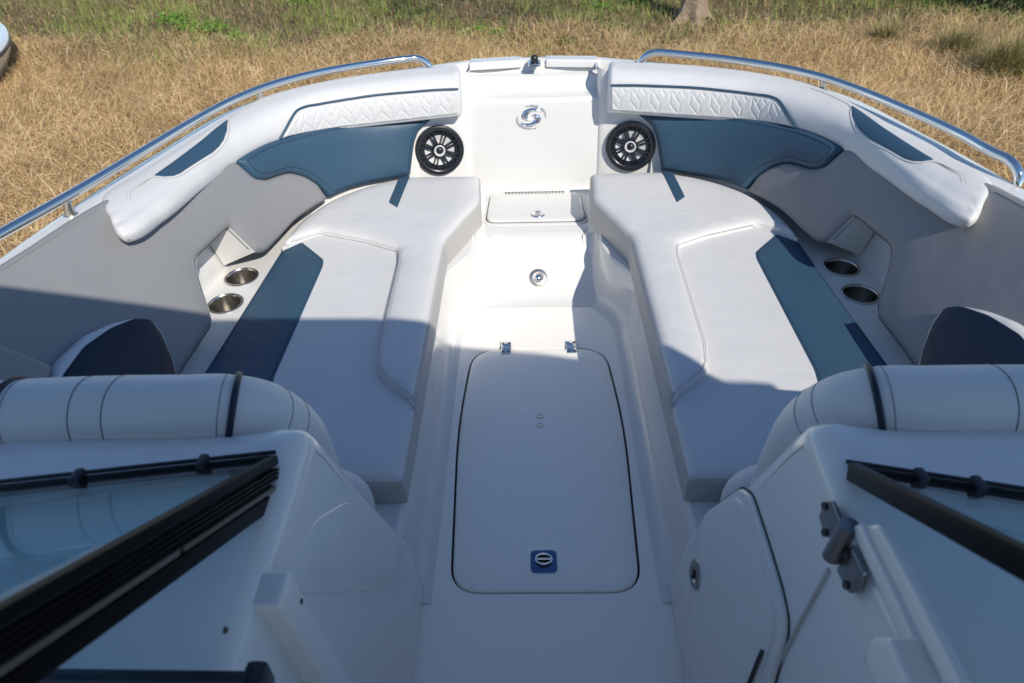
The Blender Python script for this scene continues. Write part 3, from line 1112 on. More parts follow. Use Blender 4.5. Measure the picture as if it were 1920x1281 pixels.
# ---- side consoles of the walk-through
CONS = [(-2.2, -.01), (.985, -.01), (.975, .215), (.962, .245), (.93, .315), (.80, .655), (.765, .745), (.745, .787), (.725, .802), (.70, .806), (.55, .806), (.30, .81), (0.0, .82), (-.5, .82), (-2.2, .8)]
cp = []
for i in range(len(CONS) - 1):
    a, b = np.array(CONS[i]), np.array(CONS[i + 1])
    k = max(1, int(np.linalg.norm(b - a) / .06))
    for j in range(k):
        cp.append(a + (b - a) * j / k)
cp.append(np.array(CONS[-1]))
cc = np.array([.3, .3])
for side in (-1, 1):
    nm = PORT if side < 0 else STAR
    con = empty('side_console', sd((-.8, .3, 0), side), None, None, boat)
    # inboard wall: an n-sided face in the (y, z) outline with a rounded shoulder
    def wx(z, y):
        return -.302 - .078 * np.clip(z / .8, 0, 1) + (.016 * np.clip(z / .8, 0, 1) if side < 0 else 0)
    V, F = [], []
    rings = []
    for (inset, out) in ((.034, 0), (.018, .003), (.007, .012), (.0015, .026), (0, .045), (0, .075), (0, .12), (0, .17), (0, .90)):
        P = np.array(cp)
        e = np.roll(P, -1, 0) - np.roll(P, 1, 0)
        e[0] = P[1] - P[0]
        e[-1] = P[-1] - P[-2]
        nn = np.stack([-e[:, 1], e[:, 0]], 1)
        nn /= np.linalg.norm(nn, axis=1)[:, None]
        Q = P + nn * inset
        ring = []
        for (y, z) in Q:
            ring.append(len(V))
            hump = .016 * (1 - np.clip((out - .05) / .12, 0, 1)) ** 2 * np.exp(-((y - .735) / .07) ** 2) * np.clip((z - .6) / .15, 0, 1)
            V.append((wx(z, y) - out, y, z + hump))
        rings.append(ring)
    for a, b in zip(rings[:-1], rings[1:]):
        for i in range(len(a) - 1):
            F.append((a[i], a[i + 1], b[i + 1], b[i]))
    # face of the wall
    loop2 = np.array([[V[i][1], V[i][2]] for i in rings[0]])
    vs, es, fs, ov, oe, of = delaunay_2d_cdt([Vector(p) for p in loop2] + [Vector((y, z)) for y in np.arange(-2.1, .9, .1) for z in np.arange(.05, .75, .1) if y < .93 - .45 * z - .06], [], [list(range(len(loop2)))], 1, 1e-6)
    b0 = len(V)
    for v in vs:
        V.append((wx(v.y, v.x), v.x, v.y))
    F += [tuple(b0 + i for i in f) for f in fs]
    mesh('console_wall', sd(np.array(V), side), F, 'gelcoat', con, True, recalc=True, label=f'white moulded console on the {nm} of the walk-through', sharp=60)

# storage door on the right console and its fittings; rib and handle on the left one
def wallx(side, P):
    z = P[2]
    return P


def cons_map(side_sign, dx=0.0):
    # metres along y and z on the inboard wall
    nx = np.array([1.0, 0, .0975])
    nx /= np.linalg.norm(nx)
    def f(a, b, h):
        x = -.302 + (dx - .078) * min(max(b / .8, 0), 1)
        p = np.array([x, a, b]) + nx * h
        return p
    return f


cmap = cons_map(-1)
cmap_l = cons_map(-1, .016)


def cons_px(pts, side=1, dx=0.0):
    """pixels on the console wall of that side -> (y, z)"""
    out = []
    for (px, py) in pts:
        x = .34
        for _ in range(12):
            P = on_x(px, py, side * x)
            x = .302 + (.078 - dx) * min(max(P[2] / .8, 0), 1)
        out.append((P[1], P[2]))
    return out


rcon = [o for o in boat.children if o.name.startswith('side_console')][1]
lcon = [o for o in boat.children if o.name.startswith('side_console')][0]
DOOR = [(1308, 1010), (1330, 960), (1395, 915), (1413, 930), (1440, 1010), (1470, 1110), (1480, 1160), (1478, 1200), (1455, 1275), (1420, 1420), (1290, 1420), (1290, 1200)]
door_uv = fillet(cons_px(DOOR), [.02, .03, .015, .012, .05, .05, .03, .03, .05, .03, .03, .05])
pillow('door_gasket', grow(resample(door_uv, .02), .004), cmap, .0012, 0, 'gasket', rcon, 1, res=.05, base=.0005)
pillow('storage_door', door_uv, cmap, .008, .005, 'gelcoat', rcon, 1, res=.05, base=.001, label='white storage door in the right console')
DOOR_IN = [(1316, 1015), (1338, 968), (1391, 932), (1403, 945), (1428, 1020), (1456, 1115), (1465, 1160), (1462, 1195), (1440, 1262), (1405, 1400), (1300, 1400), (1300, 1200)]
pillow('door_step', fillet(cons_px(DOOR_IN), .03), cmap, .004, .003, 'gelcoat', rcon, 1, res=.05, base=.0085)
ly, lz = cons_px([(1315, 1078)])[0]
fr = frame(sd(cmap(ly, lz, .0125), 1), sd((1, 0, .0975), 1))
lathe('door_latch', [(0, 0), (.014, 0), (.017, .004), (.026, .0055), (.031, .003), (.032, -.003)], fr, 'dark_steel', rcon, n=26)
tube('latch_key', [fr(0, -.010, .004), fr(0, .010, .004)], .004, 'gasket', rcon, n=8)
pz = cons_px([(1447, 1222), (1425, 1275)])
for i in range(14):
    y = pz[0][0] + (pz[1][0] - pz[0][0]) * i / 9
    z = pz[0][1] + (pz[1][1] - pz[0][1]) * i / 9
    y2 = pz[0][0] + (pz[1][0] - pz[0][0]) * (i + .8) / 9
    z2 = pz[0][1] + (pz[1][1] - pz[0][1]) * (i + .8) / 9
    tube('hinge_knuckle', sd(np.array([cmap(y, z, .016), cmap(y2, z2, .016)]), 1), .0035, 'gasket', rcon, n=6)
# stowed walk-through door leaf: line, rails and the butt hinge
def cbar(name, pts, r, mat, con, side, h=.004, n=8, flat=None):
    uv = resample(cons_px(pts, side), .02, False)
    return tube(name, [cmap(u, v, h) for u, v in uv], r, mat, con, side, n=n, flat=flat)


cbar('door_line', [(1556, 1068), (1500, 1170), (1445, 1281), (1400, 1380)], .0035, 'vinyl_side', rcon, 1, .001)
for nm_, pg, th in (('door_rail', [(1605, 986), (1627, 983), (1690, 1110), (1760, 1260), (1810, 1400), (1775, 1400), (1730, 1262), (1665, 1110)], .012),
                    ('door_rail', [(1634, 984), (1662, 984), (1735, 1115), (1815, 1270), (1875, 1400), (1835, 1400), (1780, 1270), (1702, 1112)], .012)):
    pillow(nm_, fillet(cons_px(pg), .004, 3), cmap, th, .007, 'gelcoat', rcon, 1, res=.03)
pillow('door_bracket', fillet(cons_px([(1682, 1232), (1704, 1196), (1740, 1197), (1830, 1400), (1760, 1400)]), .006, 3), cmap, .034, .008, 'gelcoat', rcon, 1, res=.03, base=.01)
HP1 = [(1562, 940), (1574, 938), (1594, 990), (1583, 1012), (1560, 1008), (1548, 968)]
HP2 = [(1600, 1030), (1612, 1026), (1634, 1075), (1620, 1112), (1606, 1114), (1582, 1070)]
for hp in (HP1, HP2):
    uv = fillet(cons_px(hp), .005, 3)
    pillow('hinge_leaf', uv, cmap, .005, .002, 'dark_steel', rcon, 1, res=.02, base=.006)
for (a_, b_) in (((1562, 950), None), ((1562, 1000), None), ((1604, 1040), None), ((1603, 1098), None)):
    y, z = cons_px([a_])[0]
    lathe('hinge_screw', [(0, .0005), (.004, .001), (.0055, .002), (.006, 0)], frame(sd(cmap(y, z, .012), 1), sd((1, 0, .0975), 1)), 'gasket', rcon, n=12)
cbar('hinge_pin', [(1616, 985), (1600, 1014), (1581, 1046)], .012, 'dark_steel', rcon, 1, .016, 16)
# left console: door jamb rib with its screw hole
RIB = [(452, 1078), (466, 1046), (510, 1046), (600, 1240), (720, 1560), (640, 1560), (548, 1281)]
ry = cons_px([(478, 1052), (508, 1050)], -1)
top_z = .80
jy = .490
bmr = fillet([(jy - .042, -.0), (jy + .008, -.0), (jy + .008, top_z - .004), (jy - .042, top_z - .004)], .006, 3)
pillow('door_jamb', bmr, cmap, .044, .008, 'gelcoat', lcon, -1, res=.05, label='white raised door jamb on the left console')
lathe('jamb_hole', [(0, .0004), (.004, .0004), (.0045, 0)], frame(cmap(jy - .005, top_z - .055, .0442), (1, 0, .0975)), 'hole_dark', lcon, n=12)
pillow('console_panel', fillet(cons_px([(545, 1115), (700, 1109), (742, 1086), (756, 1025), (735, 995), (650, 940), (590, 975), (556, 1040)], -1, .016), .03, 6), cmap_l, .0022, .002, 'gelcoat', lcon, -1, res=.05, base=-.0005)
dy_, dz_ = cons_px([(421, 1182)], -1, .016)[0]
lathe('snap_stud', [(0, .003), (.003, .003), (.004, .001), (.004, 0)], frame(cmap_l(dy_, dz_, 0), (1, 0, .0975)), 'gasket', lcon, n=10)
# black grab handle on the dash, low at the left of the picture
ha, hb = on_z(30, 1268, .84), on_z(478, 1274, .84)
box_along('dash_handle', ha, hb, .014, .014, 'black_plastic', lcon, bev=.005, label='black grab handle on the left dash')
box_along('handle_end', hb + np.array([-.012, 0, -.012]), hb + np.array([.012, 0, -.012]), .034, .045, 'black_plastic', lcon, bev=.008)
box_along('handle_end', ha + np.array([-.02, 0, -.012]), ha + np.array([.01, 0, -.012]), .034, .045, 'black_plastic', lcon, bev=.008)

# ---- backrests in front of the consoles: a long roll whose inboard end curves down
RB = [(-1.20, .735, .765), (-1.05, .768, .783), (-.90, .782, .788), (-.70, .790, .790), (-.58, .790, .790), (-.530, .794, .787), (-.494, .802, .772), (-.470, .816, .738), (-.460, .838, .685), (-.462, .862, .61), (-.466, .886, .52), (-.470, .906, .42), (-.472, .916, .33)]
rbp = catmull(RB, 90)
for side in (-1, 1):
    nm = PORT if side < 0 else STAR
    br = empty('backrest', sd((-.8, .8, .6), side), None, None, boat)
    n = 28
    rad = []
    for i, p in enumerate(rbp):
        k = i / (len(rbp) - 1)
        rad.append(.066 - .006 * np.clip((k - .62) / .3, 0, 1))
    rad[0] = .02
    rad[1] = .05
    tube('backrest_roll', rbp, rad, 'vinyl_white', br, side, n=n, label=f'white padded backrest roll in front of the {nm} console')
    cl = np.concatenate([[0], np.cumsum(np.linalg.norm(np.diff(rbp, axis=0), axis=1))])

    def hoop(name, X, r_, mat, h, tilt=0.0):
        i = int(np.argmin(np.abs(rbp[:60, 0] - X)))
        c, t = rbp[i], rbp[i + 1] - rbp[i - 1]
        t = t / np.linalg.norm(t)
        y = np.cross(t, [0, 0, 1.0]); y /= np.linalg.norm(y)
        z = np.cross(y, t)
        R0 = rad[i] + h
        pts = []
        for a in np.linspace(0, 2 * math.pi, 49)[:-1]:
            pts.append(c + R0 * (math.cos(a) * y + math.sin(a) * z) + t * tilt * math.cos(a))
        tube(name, pts, r_, mat, br, side, n=8, closed=True)
    hoop('piping', -.515, .0055, 'vinyl_navy', .001)
    hoop('piping', -.857, .0055, 'vinyl_navy', .001)
    for X in (-.530, -.842, -.683, -.691, -.737, -.745):
        hoop('seam', X, .0009, 'stitch', .0)
    hoop('seam', -.468, .0009, 'stitch', .0)
    hoop('seam', -.480, .0009, 'stitch', .0)
    # lower cushion of the backrest, with a rounded inboard end
    lw = catmull([(-1.1, .93, .39), (-.8, .94, .405), (-.5, .942, .412), (-.460, .945, .408), (-.438, .949, .385), (-.434, .953, .32), (-.436, .957, .24)], 50)
    tube('lower_cushion', lw, [.055] * 46 + [.053, .05, .045, .035], 'vinyl_white', br, side, n=22)
    # cushion face between roll and seat
    pillow('backrest_face', fillet([(-1.08, .30), (-.44, .30), (-.44, .72), (-1.08, .76)], .04), frame((0, .955, 0), (0, .95, .35), (0, -.35, .95)), .03, .02, 'vinyl_white', br, side, res=.05, base=-.06 + .0)

# ---- windshields: a raked wing on each console
for side in (-1, 1):
    nm = PORT if side < 0 else STAR
    ws = empty('windshield', sd((-.8, .5, .82), side), None, None, boat)
    b0 = np.array((-.404, .660, .822)) if side < 0 else np.array((-.408, .632, .822))
    b1 = np.array((-.80, .606, .822)) if side < 0 else np.array((-.78, .545, .822))
    b2 = np.array((-1.22, .44, .835))
    t0 = np.array((-.418, .255, 1.105)) if side < 0 else np.array((-.372, .322, 1.06))
    dirn = (t0 - b0) / np.linalg.norm(t0 - b0)
    t0 = b0 + dirn * .62
    t1, t2 = b1 + dirn * .60, b2 + dirn * .56
    S = lambda p: sd(p, side)
    upv = np.cross(b1 - b0, dirn)
    upv /= np.linalg.norm(upv)
    upv = upv if upv[2] > 0 else -upv
    up_s = tuple(sd(upv, side))
    box_along('base_frame', S(b0), S(b1), .014, .014, 'black_aluminium', ws, bev=.003)
    box_along('base_frame', S(b1), S(b2), .014, .014, 'black_aluminium', ws, bev=.003)
    box_along('base_gasket', S(b0 + [0, .022, -.004]), S(b1 + [0, .022, -.004]), .005, .006, 'black_plastic', ws, bev=.002)
    box_along('top_frame', S(t0), S(t1), .03, .022, 'black_aluminium', ws, up=up_s)
    box_along('top_frame', S(t1), S(t2), .03, .022, 'black_aluminium', ws, up=up_s)
    box_along('side_post', S(b2), S(t2), .03, .022, 'black_aluminium', ws, up=up_s)
    gt_ = .006
    Vq = [b0, b1, t1, t0]
    def pane(q):
        V = [S(p + upv * s) for s in (-gt_ / 2, gt_ / 2) for p in q]
        mesh('pane', V, [(0, 3, 2, 1), (4, 5, 6, 7), (0, 1, 5, 4), (1, 2, 6, 5), (2, 3, 7, 6), (3, 0, 4, 7)], 'tinted_glass', ws, smooth=False, recalc=True)
    pane([b0, b1, t1, t0])
    pane([b1, b2, t2, t1])
    if side < 0:
        xi = np.cross(upv, dirn)
        xi = xi if xi[0] > 0 else -xi
        box_along('post', S(b0 - dirn * .01), S(t0), .014, .014, 'black_aluminium', ws, up=up_s, label='thick black windshield post with the folded pane beside it')
        # edge ribs of the folded centre pane, stacked under the post
        for k in range(3):
            o = xi * (.003 + .002 * k) - upv * (.0125 + .0050 * k)
            box_along('post_rib', S(b0 + o - dirn * .004), S(t0 + o), .013 - .002 * k, .0035, 'black_aluminium', ws, up=up_s, bev=.001)
        box_along('pane_channel', S(b0 - upv * .030), S(t0 - upv * .030), .006, .040, 'black_aluminium', ws, up=up_s, bev=.001)
        o = xi * .007 - upv * .034
        box_along('pane_edge', S(b0 + o - dirn * .012), S(b0 + o + (t0 - b0) * .42), .009, .006, 'bronze_strip', ws, up=up_s, bev=.001)
        box_along('pane_edge', S(b0 + o + (t0 - b0) * .435), S(t0 + o), .009, .006, 'bronze_strip', ws, up=up_s, bev=.001)
        o = xi * .001 - upv * .052
        box_along('pane_frame', S(b0 + o + dirn * .012), S(t0 + o), .012, .020, 'black_aluminium', ws, up=up_s, bev=.002)
    else:
        box_along('post', S(b0), S(t0), .016, .026, 'black_aluminium', ws, up=up_s, label='black raked post of the right windshield')
    for (px, py) in (((145, 885), (380, 858)) if side < 0 else ((1727, 884), (1834, 899))):
        P = on_z(px, py, .835)
        box_along('clip', P + [-.007, -.004, -.006], P + [.007, -.004, -.006], .024, .014, 'black_plastic', ws, bev=.004)

# ---- rigid top over the cockpit (unseen, outline shaped to cast the seats' shadow line)
TOPZ = 1.92
dz = TOPZ - .32
front = [(-2.20, 1.72), (-.99, 1.715), (-.52, 1.705), (-.34, 1.675), (0.0, 1.615), (.20, 1.585), (.345, 1.551), (.447, 1.44), (.497, 1.392), (.62, 1.385)]
outl = [(x + SUN_LAT * dz, y - SUN_FWD * dz) for x, y in front]
outl = [(max(x, -1.25), y) for x, y in outl] + [(1.62, -4.2), (-1.25, -4.2)]
top = empty('canvas_top', (0, -1, TOPZ), None, None, boat)
pillow('top_panel', outl, plan(TOPZ - .025), .03, .012, 'canvas_grey', top, res=.15, label='unseen grey canvas top over the cockpit, shaped to shade the seats')
for (x, y) in ((-1.2, -.35), (1.2, -.55), (-1.2, -2.1), (1.2, -2.1)):
    tube('top_strut', [(x, y, TOPZ - .01), (x * 1.03, y - .12, 1.2), (x * 1.07, y - .25, DZ)], .022, 'stainless', top, n=12)

# ------------------------------------------------------------------ seat cushions (lift off their bases)
ZB, ZR = .308, .336
SEAT = [(-.236, 2.70), (-.232, 2.60), (-.222, 2.475), (-.338, 2.165), (-.338, 1.07), (-.93, 1.07), (-.962, 1.44), (-.925, 2.05), (-.924, 2.14), (-.907, 2.323), (-.823, 2.505), (-.695, 2.628), (-.528, 2.705)]
seat_o = fillet(SEAT, [.015, .03, .03, .04, .01, .02, .05, .05, .06, .1, .1, .1, .02], 6)


def zz(pts, z):
    return [tuple(on_z(*p, z)[:2]) for p in pts]


RAISE = zz([(528, 460), (545, 446), (598, 429), (690, 447), (744, 463), (744, 485), (704, 650), (704, 692), (722, 712)], ZR) + [(-.341, 1.318), (-.338, 2.165), (-.222, 2.475), (-.232, 2.60), (-.236, 2.70), (-.528, 2.705), (-.695, 2.628), (-.823, 2.505), (-.907, 2.323), (-.926, 2.14)]
raise_o = fillet(RAISE, [.01, .02, .03, .03, .02, .03, .03, .03, .03, .005, .04, .03, .03, .015, .02, .1, .1, .1, .05], 6)
INLAY = zz([(528, 473), (567, 456), (607, 488), (606, 500), (515, 707)], ZB) + [(-.70, 1.10), (-.93, 1.10), (-.955, 1.44)]
inlay_o = fillet(INLAY, [.008, .008, .012, .02, .02, .01, .01, .03], 4)
STRIPE = zz([(748, 335), (769, 331), (745, 391), (729, 381)], ZR)
for side in (-1, 1):
    nm = PORT if side < 0 else STAR
    sc_ = empty('seat_cushion', sd((-.6, 1.9, .217), side), f'white bow seat cushion with blue inlay on the {nm} of the foot well', 'cushion', None, 'bow seat cushions')
    pillow('base_pad', seat_o, plan(.217), ZB - .217, .024, 'vinyl_white', sc_, side, res=.05, crown=.002)
    pillow('raised_pad', raise_o, plan(.25), ZR - .25, .026, 'vinyl_white', sc_, side, res=.04, crown=.003, crown_w=.07, label='raised white pad along the front and inner edge')
    # side skirt in a greyer vinyl
    edge = resample([(-.236, 2.70), (-.232, 2.60), (-.222, 2.475), (-.338, 2.165), (-.338, 1.07), (-.60, 1.068)], .03, False)
    rows = []
    for i in range(len(edge)):
        t = edge[min(i + 1, len(edge) - 1)] - edge[max(i - 1, 0)]
        n = np.array([-t[1], t[0]]) / np.linalg.norm(t)
        n = n if True else n
        q = edge[i] + n * .0035
        tz = ZB - .016 if edge[i][1] < 1.33 else ZR - .018
        w_ = edge[i] - n * .006
        rows.append([(q[0], q[1], .219), (q[0], q[1], .26), (q[0], q[1], tz - .012), ((q[0] + edge[i][0]) / 2, (q[1] + edge[i][1]) / 2, tz - .003), (w_[0], w_[1], tz + .004)])
    grid_mesh('skirt', sd(np.array(rows), side), 'vinyl_side', sc_, recalc=True, label='grey vinyl skirt of the cushion')
    pillow('blue_inlay', inlay_o, plan(ZB), .0045, .003, 'vinyl_blue', sc_, side, res=.05, label='long blue vinyl inlay on the outer side')
    stitch_loop(inlay_o, plan(0), .007, ZB + .0048, 'stitch_blue', sc_, side)
    pillow('blue_stripe', fillet(STRIPE, .006, 3), plan(ZR), .005, .002, 'vinyl_blue', sc_, side, res=.03, label='short blue stripe at the front')
    for nme, pxs, z in (('seam', [(532, 476), (566, 461), (601, 489), (600, 500), (510, 703)], ZB + .0025),
                        ('seam', [(548, 450), (600, 434), (690, 451), (748, 468), (749, 486), (710, 650), (710, 688), (728, 708), (774, 742)], ZR + .0012)):
        pts = resample([tuple(on_z(*p, z)) for p in pxs], .02, False)
        tube(nme, catmull(pts, len(pts)), .0009, 'stitch_pale', sc_, side, n=5)


# ------------------------------------------------------------------ neighbouring boat at the far left
NT = on_z(24, 80, -.75)
nax, nla = np.array([.85, .53]), np.array([-.53, .85])
nax = nax / np.linalg.norm(nax)
nla = nla / np.linalg.norm(nla)
cx_ = NT[:2] - nax * 1.55 + nla * .75
nb = empty('neighbouring_boat', (cx_[0], cx_[1], GROUND), 'low white skiff with dark rub rail lying on the straw at the far left edge', 'boat')
ringa = []
for a_ in np.linspace(0, 2 * math.pi, 81):
    ca, sa = math.cos(a_), math.sin(a_)
    ringa.append(cx_ + nax * 1.5 * math.copysign(abs(ca) ** .92, ca) + nla * 2.3 * math.copysign(abs(sa) ** .95, sa))
ringa = np.array(ringa)
for nm_, mt_, lv in (('foredeck', 'gelcoat', ((.0, -.82), (.84, -.80), (.87, -.795), (.885, -.775), (.935, -.765), (.965, -.75), (.985, -.755), (.998, -.775), (1.0, -.80))),
                     ('rub_strake', 'rub_rail', ((1.0, -.80), (1.006, -.81), (1.006, -.84), (1.0, -.85))),
                     ('hull', 'gelcoat', ((.998, -.85), (.97, -.95), (.93, -1.05), (.86, -1.18), (.8, GROUND)))):
    grid_mesh(nm_, np.array([[tuple(cx_ + (p - cx_) * k) + (z,) for p in ringa] for k, z in lv]), mt_, nb, recalc=True)


# ------------------------------------------------------------------ vegetation
def blades(name, n, sampler, label, segs=2):
    """many bent blades in one mesh with a colour for each"""
    x, y, az, L, lean, w, colr = sampler(n)
    n = len(x)
    z = ground_z(x, y)
    d = np.stack([np.cos(az), np.sin(az)], 1)
    s = np.stack([-np.sin(az), np.cos(az)], 1)
    V = np.empty((n, 5, 3))
    h1, h2 = L * .55, L
    r1 = h1 * np.sin(lean * .75)
    z1 = h1 * np.cos(lean * .75)
    r2 = r1 + (h2 - h1) * np.sin(np.minimum(lean * 1.25, 1.75))
    z2 = z1 + (h2 - h1) * np.cos(np.minimum(lean * 1.25, 1.75))
    z2 = np.maximum(z2, .008)
    tw = rng.uniform(-.8, .8, n)
    for k, (rr_, zz_, ww) in enumerate(((0 * L, -.01 + 0 * L, w), (0 * L, -.01 + 0 * L, -w), (r1, z1, -w * .8), (r1, z1, w * .8), (r2, z2, 0 * w))):
        V[:, k, 0] = x + d[:, 0] * rr_ + s[:, 0] * ww * np.cos(tw)
        V[:, k, 1] = y + d[:, 1] * rr_ + s[:, 1] * ww * np.cos(tw)
        V[:, k, 2] = z + zz_ + ww * np.sin(tw) * .6
    me = bpy.data.meshes.new(name)
    me.vertices.add(n * 5)
    me.vertices.foreach_set('co', V.reshape(-1).astype(np.float32))
    base = np.arange(n)[:, None] * 5
    loops = (base + np.array([0, 1, 2, 3, 3, 2, 4])[None]).reshape(-1)
    me.loops.add(len(loops))
    me.loops.foreach_set('vertex_index', loops.astype(np.int32))
    me.polygons.add(n * 2)
    ls = (np.arange(n)[:, None] * 7 + np.array([0, 4])[None]).reshape(-1)
    me.polygons.foreach_set('loop_start', ls.astype(np.int32))
    me.update(calc_edges=True)
    at = me.attributes.new('tint', 'FLOAT_COLOR', 'POINT')
    c4 = np.ones((n, 5, 4), np.float32)
    c4[:, :, :3] = colr[:, None, :]
    c4[:, :2, :3] *= .8
    at.data.foreach_set('color', c4.reshape(-1))
    o = link(name, me, 'grass_blade')
    o['kind'] = 'stuff'
    o['label'] = label
    o['category'] = 'grass'
    return o


def wedge(n, y0, y1, pw=1.0):
    y = y0 + (y1 - y0) * rng.random(n) ** pw
    x = rng.uniform(-1, 1, n) * (y * .80 + 1.2)
    return x, y


def hull_clear(x, y):
    return ~((np.abs(x) < 1.42 - np.clip(y - 1.8, 0, 2) * .9) & (y < 3.15))


def noise2(x, y, f=1.0, seed=0):
    return (np.sin(x * 1.3 * f + seed) * np.cos(y * 1.1 * f + seed * 2.1) + np.sin(x * 2.9 * f + y * 2.3 * f + seed * .7) * .6 + np.cos(x * 5.1 * f - y * 4.3 * f + seed) * .35) / 1.9


def greenness(x, y):
    return np.clip((y - 9.9 + 1.4 * noise2(x, y, .8, 3)) / 2.2, 0, 1)


STRAW = np.array([(.70, .47, .215), (.78, .555, .28), (.58, .375, .165), (.86, .66, .39), (.36, .23, .105)])
GREENS = np.array([(.25, .36, .06), (.17, .29, .045), (.34, .39, .10), (.42, .36, .14), (.13, .22, .04)])


def tint(pal, n, w=None):
    c = pal[rng.choice(len(pal), n, p=w)]
    return c * rng.uniform(.72, 1.2, (n, 1))


def patch(x, y):
    """slow change of tone from tuft to tuft"""
    return (.98 + .16 * noise2(x, y, 1.7, 4) + .12 * noise2(x, y, 4.1, 8))[:, None]


def flat_straw(n):
    x, y = wedge(n, 2.4, 11.5, .85)
    k = hull_clear(x, y) & (rng.random(n) > greenness(x, y) * .85)
    x, y = x[k], y[k]
    m = len(x)
    az = 2.2 * noise2(x, y, .9, 2) + rng.normal(0, .75, m) + np.where(rng.random(m) < .35, math.pi, 0)
    return x, y, az, rng.uniform(.12, .46, m), rng.uniform(.95, 1.52, m), rng.uniform(.0012, .0027, m), tint(STRAW, m) * patch(x, y)


def upright_straw(n):
    x, y = wedge(n, 3.0, 12.0, .8)
    bandp = .75 * np.exp(-((y - 9.2 - .6 * noise2(x, y, .6, 1)) / 1.1) ** 2) + .75 * np.clip(noise2(x, y, 2.3, 5) - .1, 0, 1) + np.clip((x - 3.2) / 2, 0, 1) * .5 * np.clip(noise2(x, y, 1.5, 7) + .5, 0, 1)
    k = hull_clear(x, y) & (rng.random(n) < np.clip(bandp, .03, 1)) & (rng.random(n) > greenness(x, y) * .8)
    x, y = x[k], y[k]
    m = len(x)
    az = 1.6 * noise2(x, y, 1.9, 6) + rng.normal(0, 1.3, m)
    return x, y, az, rng.uniform(.07, .30, m), np.abs(rng.normal(.7, .45, m)), rng.uniform(.0012, .0026, m), tint(STRAW, m) * patch(x, y)


def green_grass(n):
    x, y = wedge(n, 7.6, 17.5, 1.0)
    k = (rng.random(n) < greenness(x, y) * np.clip(.5 + .9 * noise2(x, y, 1.1, 9), .06, 1))
    x, y = x[k], y[k]
    m = len(x)
    return x, y, rng.uniform(0, 6.28, m), rng.uniform(.05, .22, m), np.abs(rng.normal(.6, .4, m)), rng.uniform(.002, .0042, m), tint(GREENS, m) * (1.05 + .35 * noise2(x, y, 1.3, 12))[:, None]


def dull_grass(n):
    x, y = wedge(n, 8.4, 17.5, 1.0)
    k = rng.random(n) < greenness(x, y) * .8
    x, y = x[k], y[k]
    m = len(x)
    return x, y, rng.uniform(0, 6.28, m), rng.uniform(.08, .26, m), np.abs(rng.normal(.8, .4, m)), rng.uniform(.0015, .003, m), tint(np.array([(.46, .34, .18), (.38, .28, .15), (.30, .20, .12), (.52, .40, .21)]), m)


blades('flattened_straw', 210000, flat_straw, 'flattened pale straw matted over the ground')
blades('dry_grass', 90000, upright_straw, 'dry standing grass ahead of the bow')
blades('green_grass', 150000, green_grass, 'short green grass beyond the dry strip')
blades('dull_grass', 60000, dull_grass, 'brownish thin grass and litter beyond the dry strip')


def leaf_cloud(name, centres, normals_up, size, colours, parent=None, mat='leaf'):
    n = len(centres)
    q = rng.normal(size=(n, 3))
    q /= np.linalg.norm(q, axis=1)[:, None]
    q[:, 2] = np.abs(q[:, 2]) * normals_up + q[:, 2] * (1 - normals_up)
    a = np.cross(q, rng.normal(size=(n, 3)))
    a /= np.linalg.norm(a, axis=1)[:, None]
    b = np.cross(q, a)
    b /= np.linalg.norm(b, axis=1)[:, None]
    s = size * rng.uniform(.6, 1.3, n)[:, None]
    V = np.stack([centres - a * s, centres + b * s * .45, centres + a * s, centres - b * s * .45], 1).reshape(-1, 3)
    F = [(4 * i, 4 * i + 1, 4 * i + 2, 4 * i + 3) for i in range(n)]
    o = mesh(name, V, F, mat, parent, False)
    at = o.data.attributes.new('tint', 'FLOAT_COLOR', 'POINT')
    c4 = np.ones((n, 4, 4), np.float32)
    c4[:, :, :3] = colours[:, None, :]
    at.data.foreach_set('color', c4.reshape(-1))
    return o


# fallen leaves
nl_ = 16000
x, y = wedge(nl_, 8.5, 18, .9)
k = rng.random(nl_) < greenness(x, y)
x, y = x[k], y[k]
lit = leaf_cloud('leaf_litter', np.stack([x, y, ground_z(x, y) + .02 + rng.random(len(x)) * .05], 1), .9, .035, tint(np.array([(.16, .085, .045), (.11, .065, .04), (.22, .14, .09), (.27, .19, .13)]), len(x)))
lit['kind'] = 'stuff'
lit['label'] = 'brown fallen leaves scattered in the far grass'

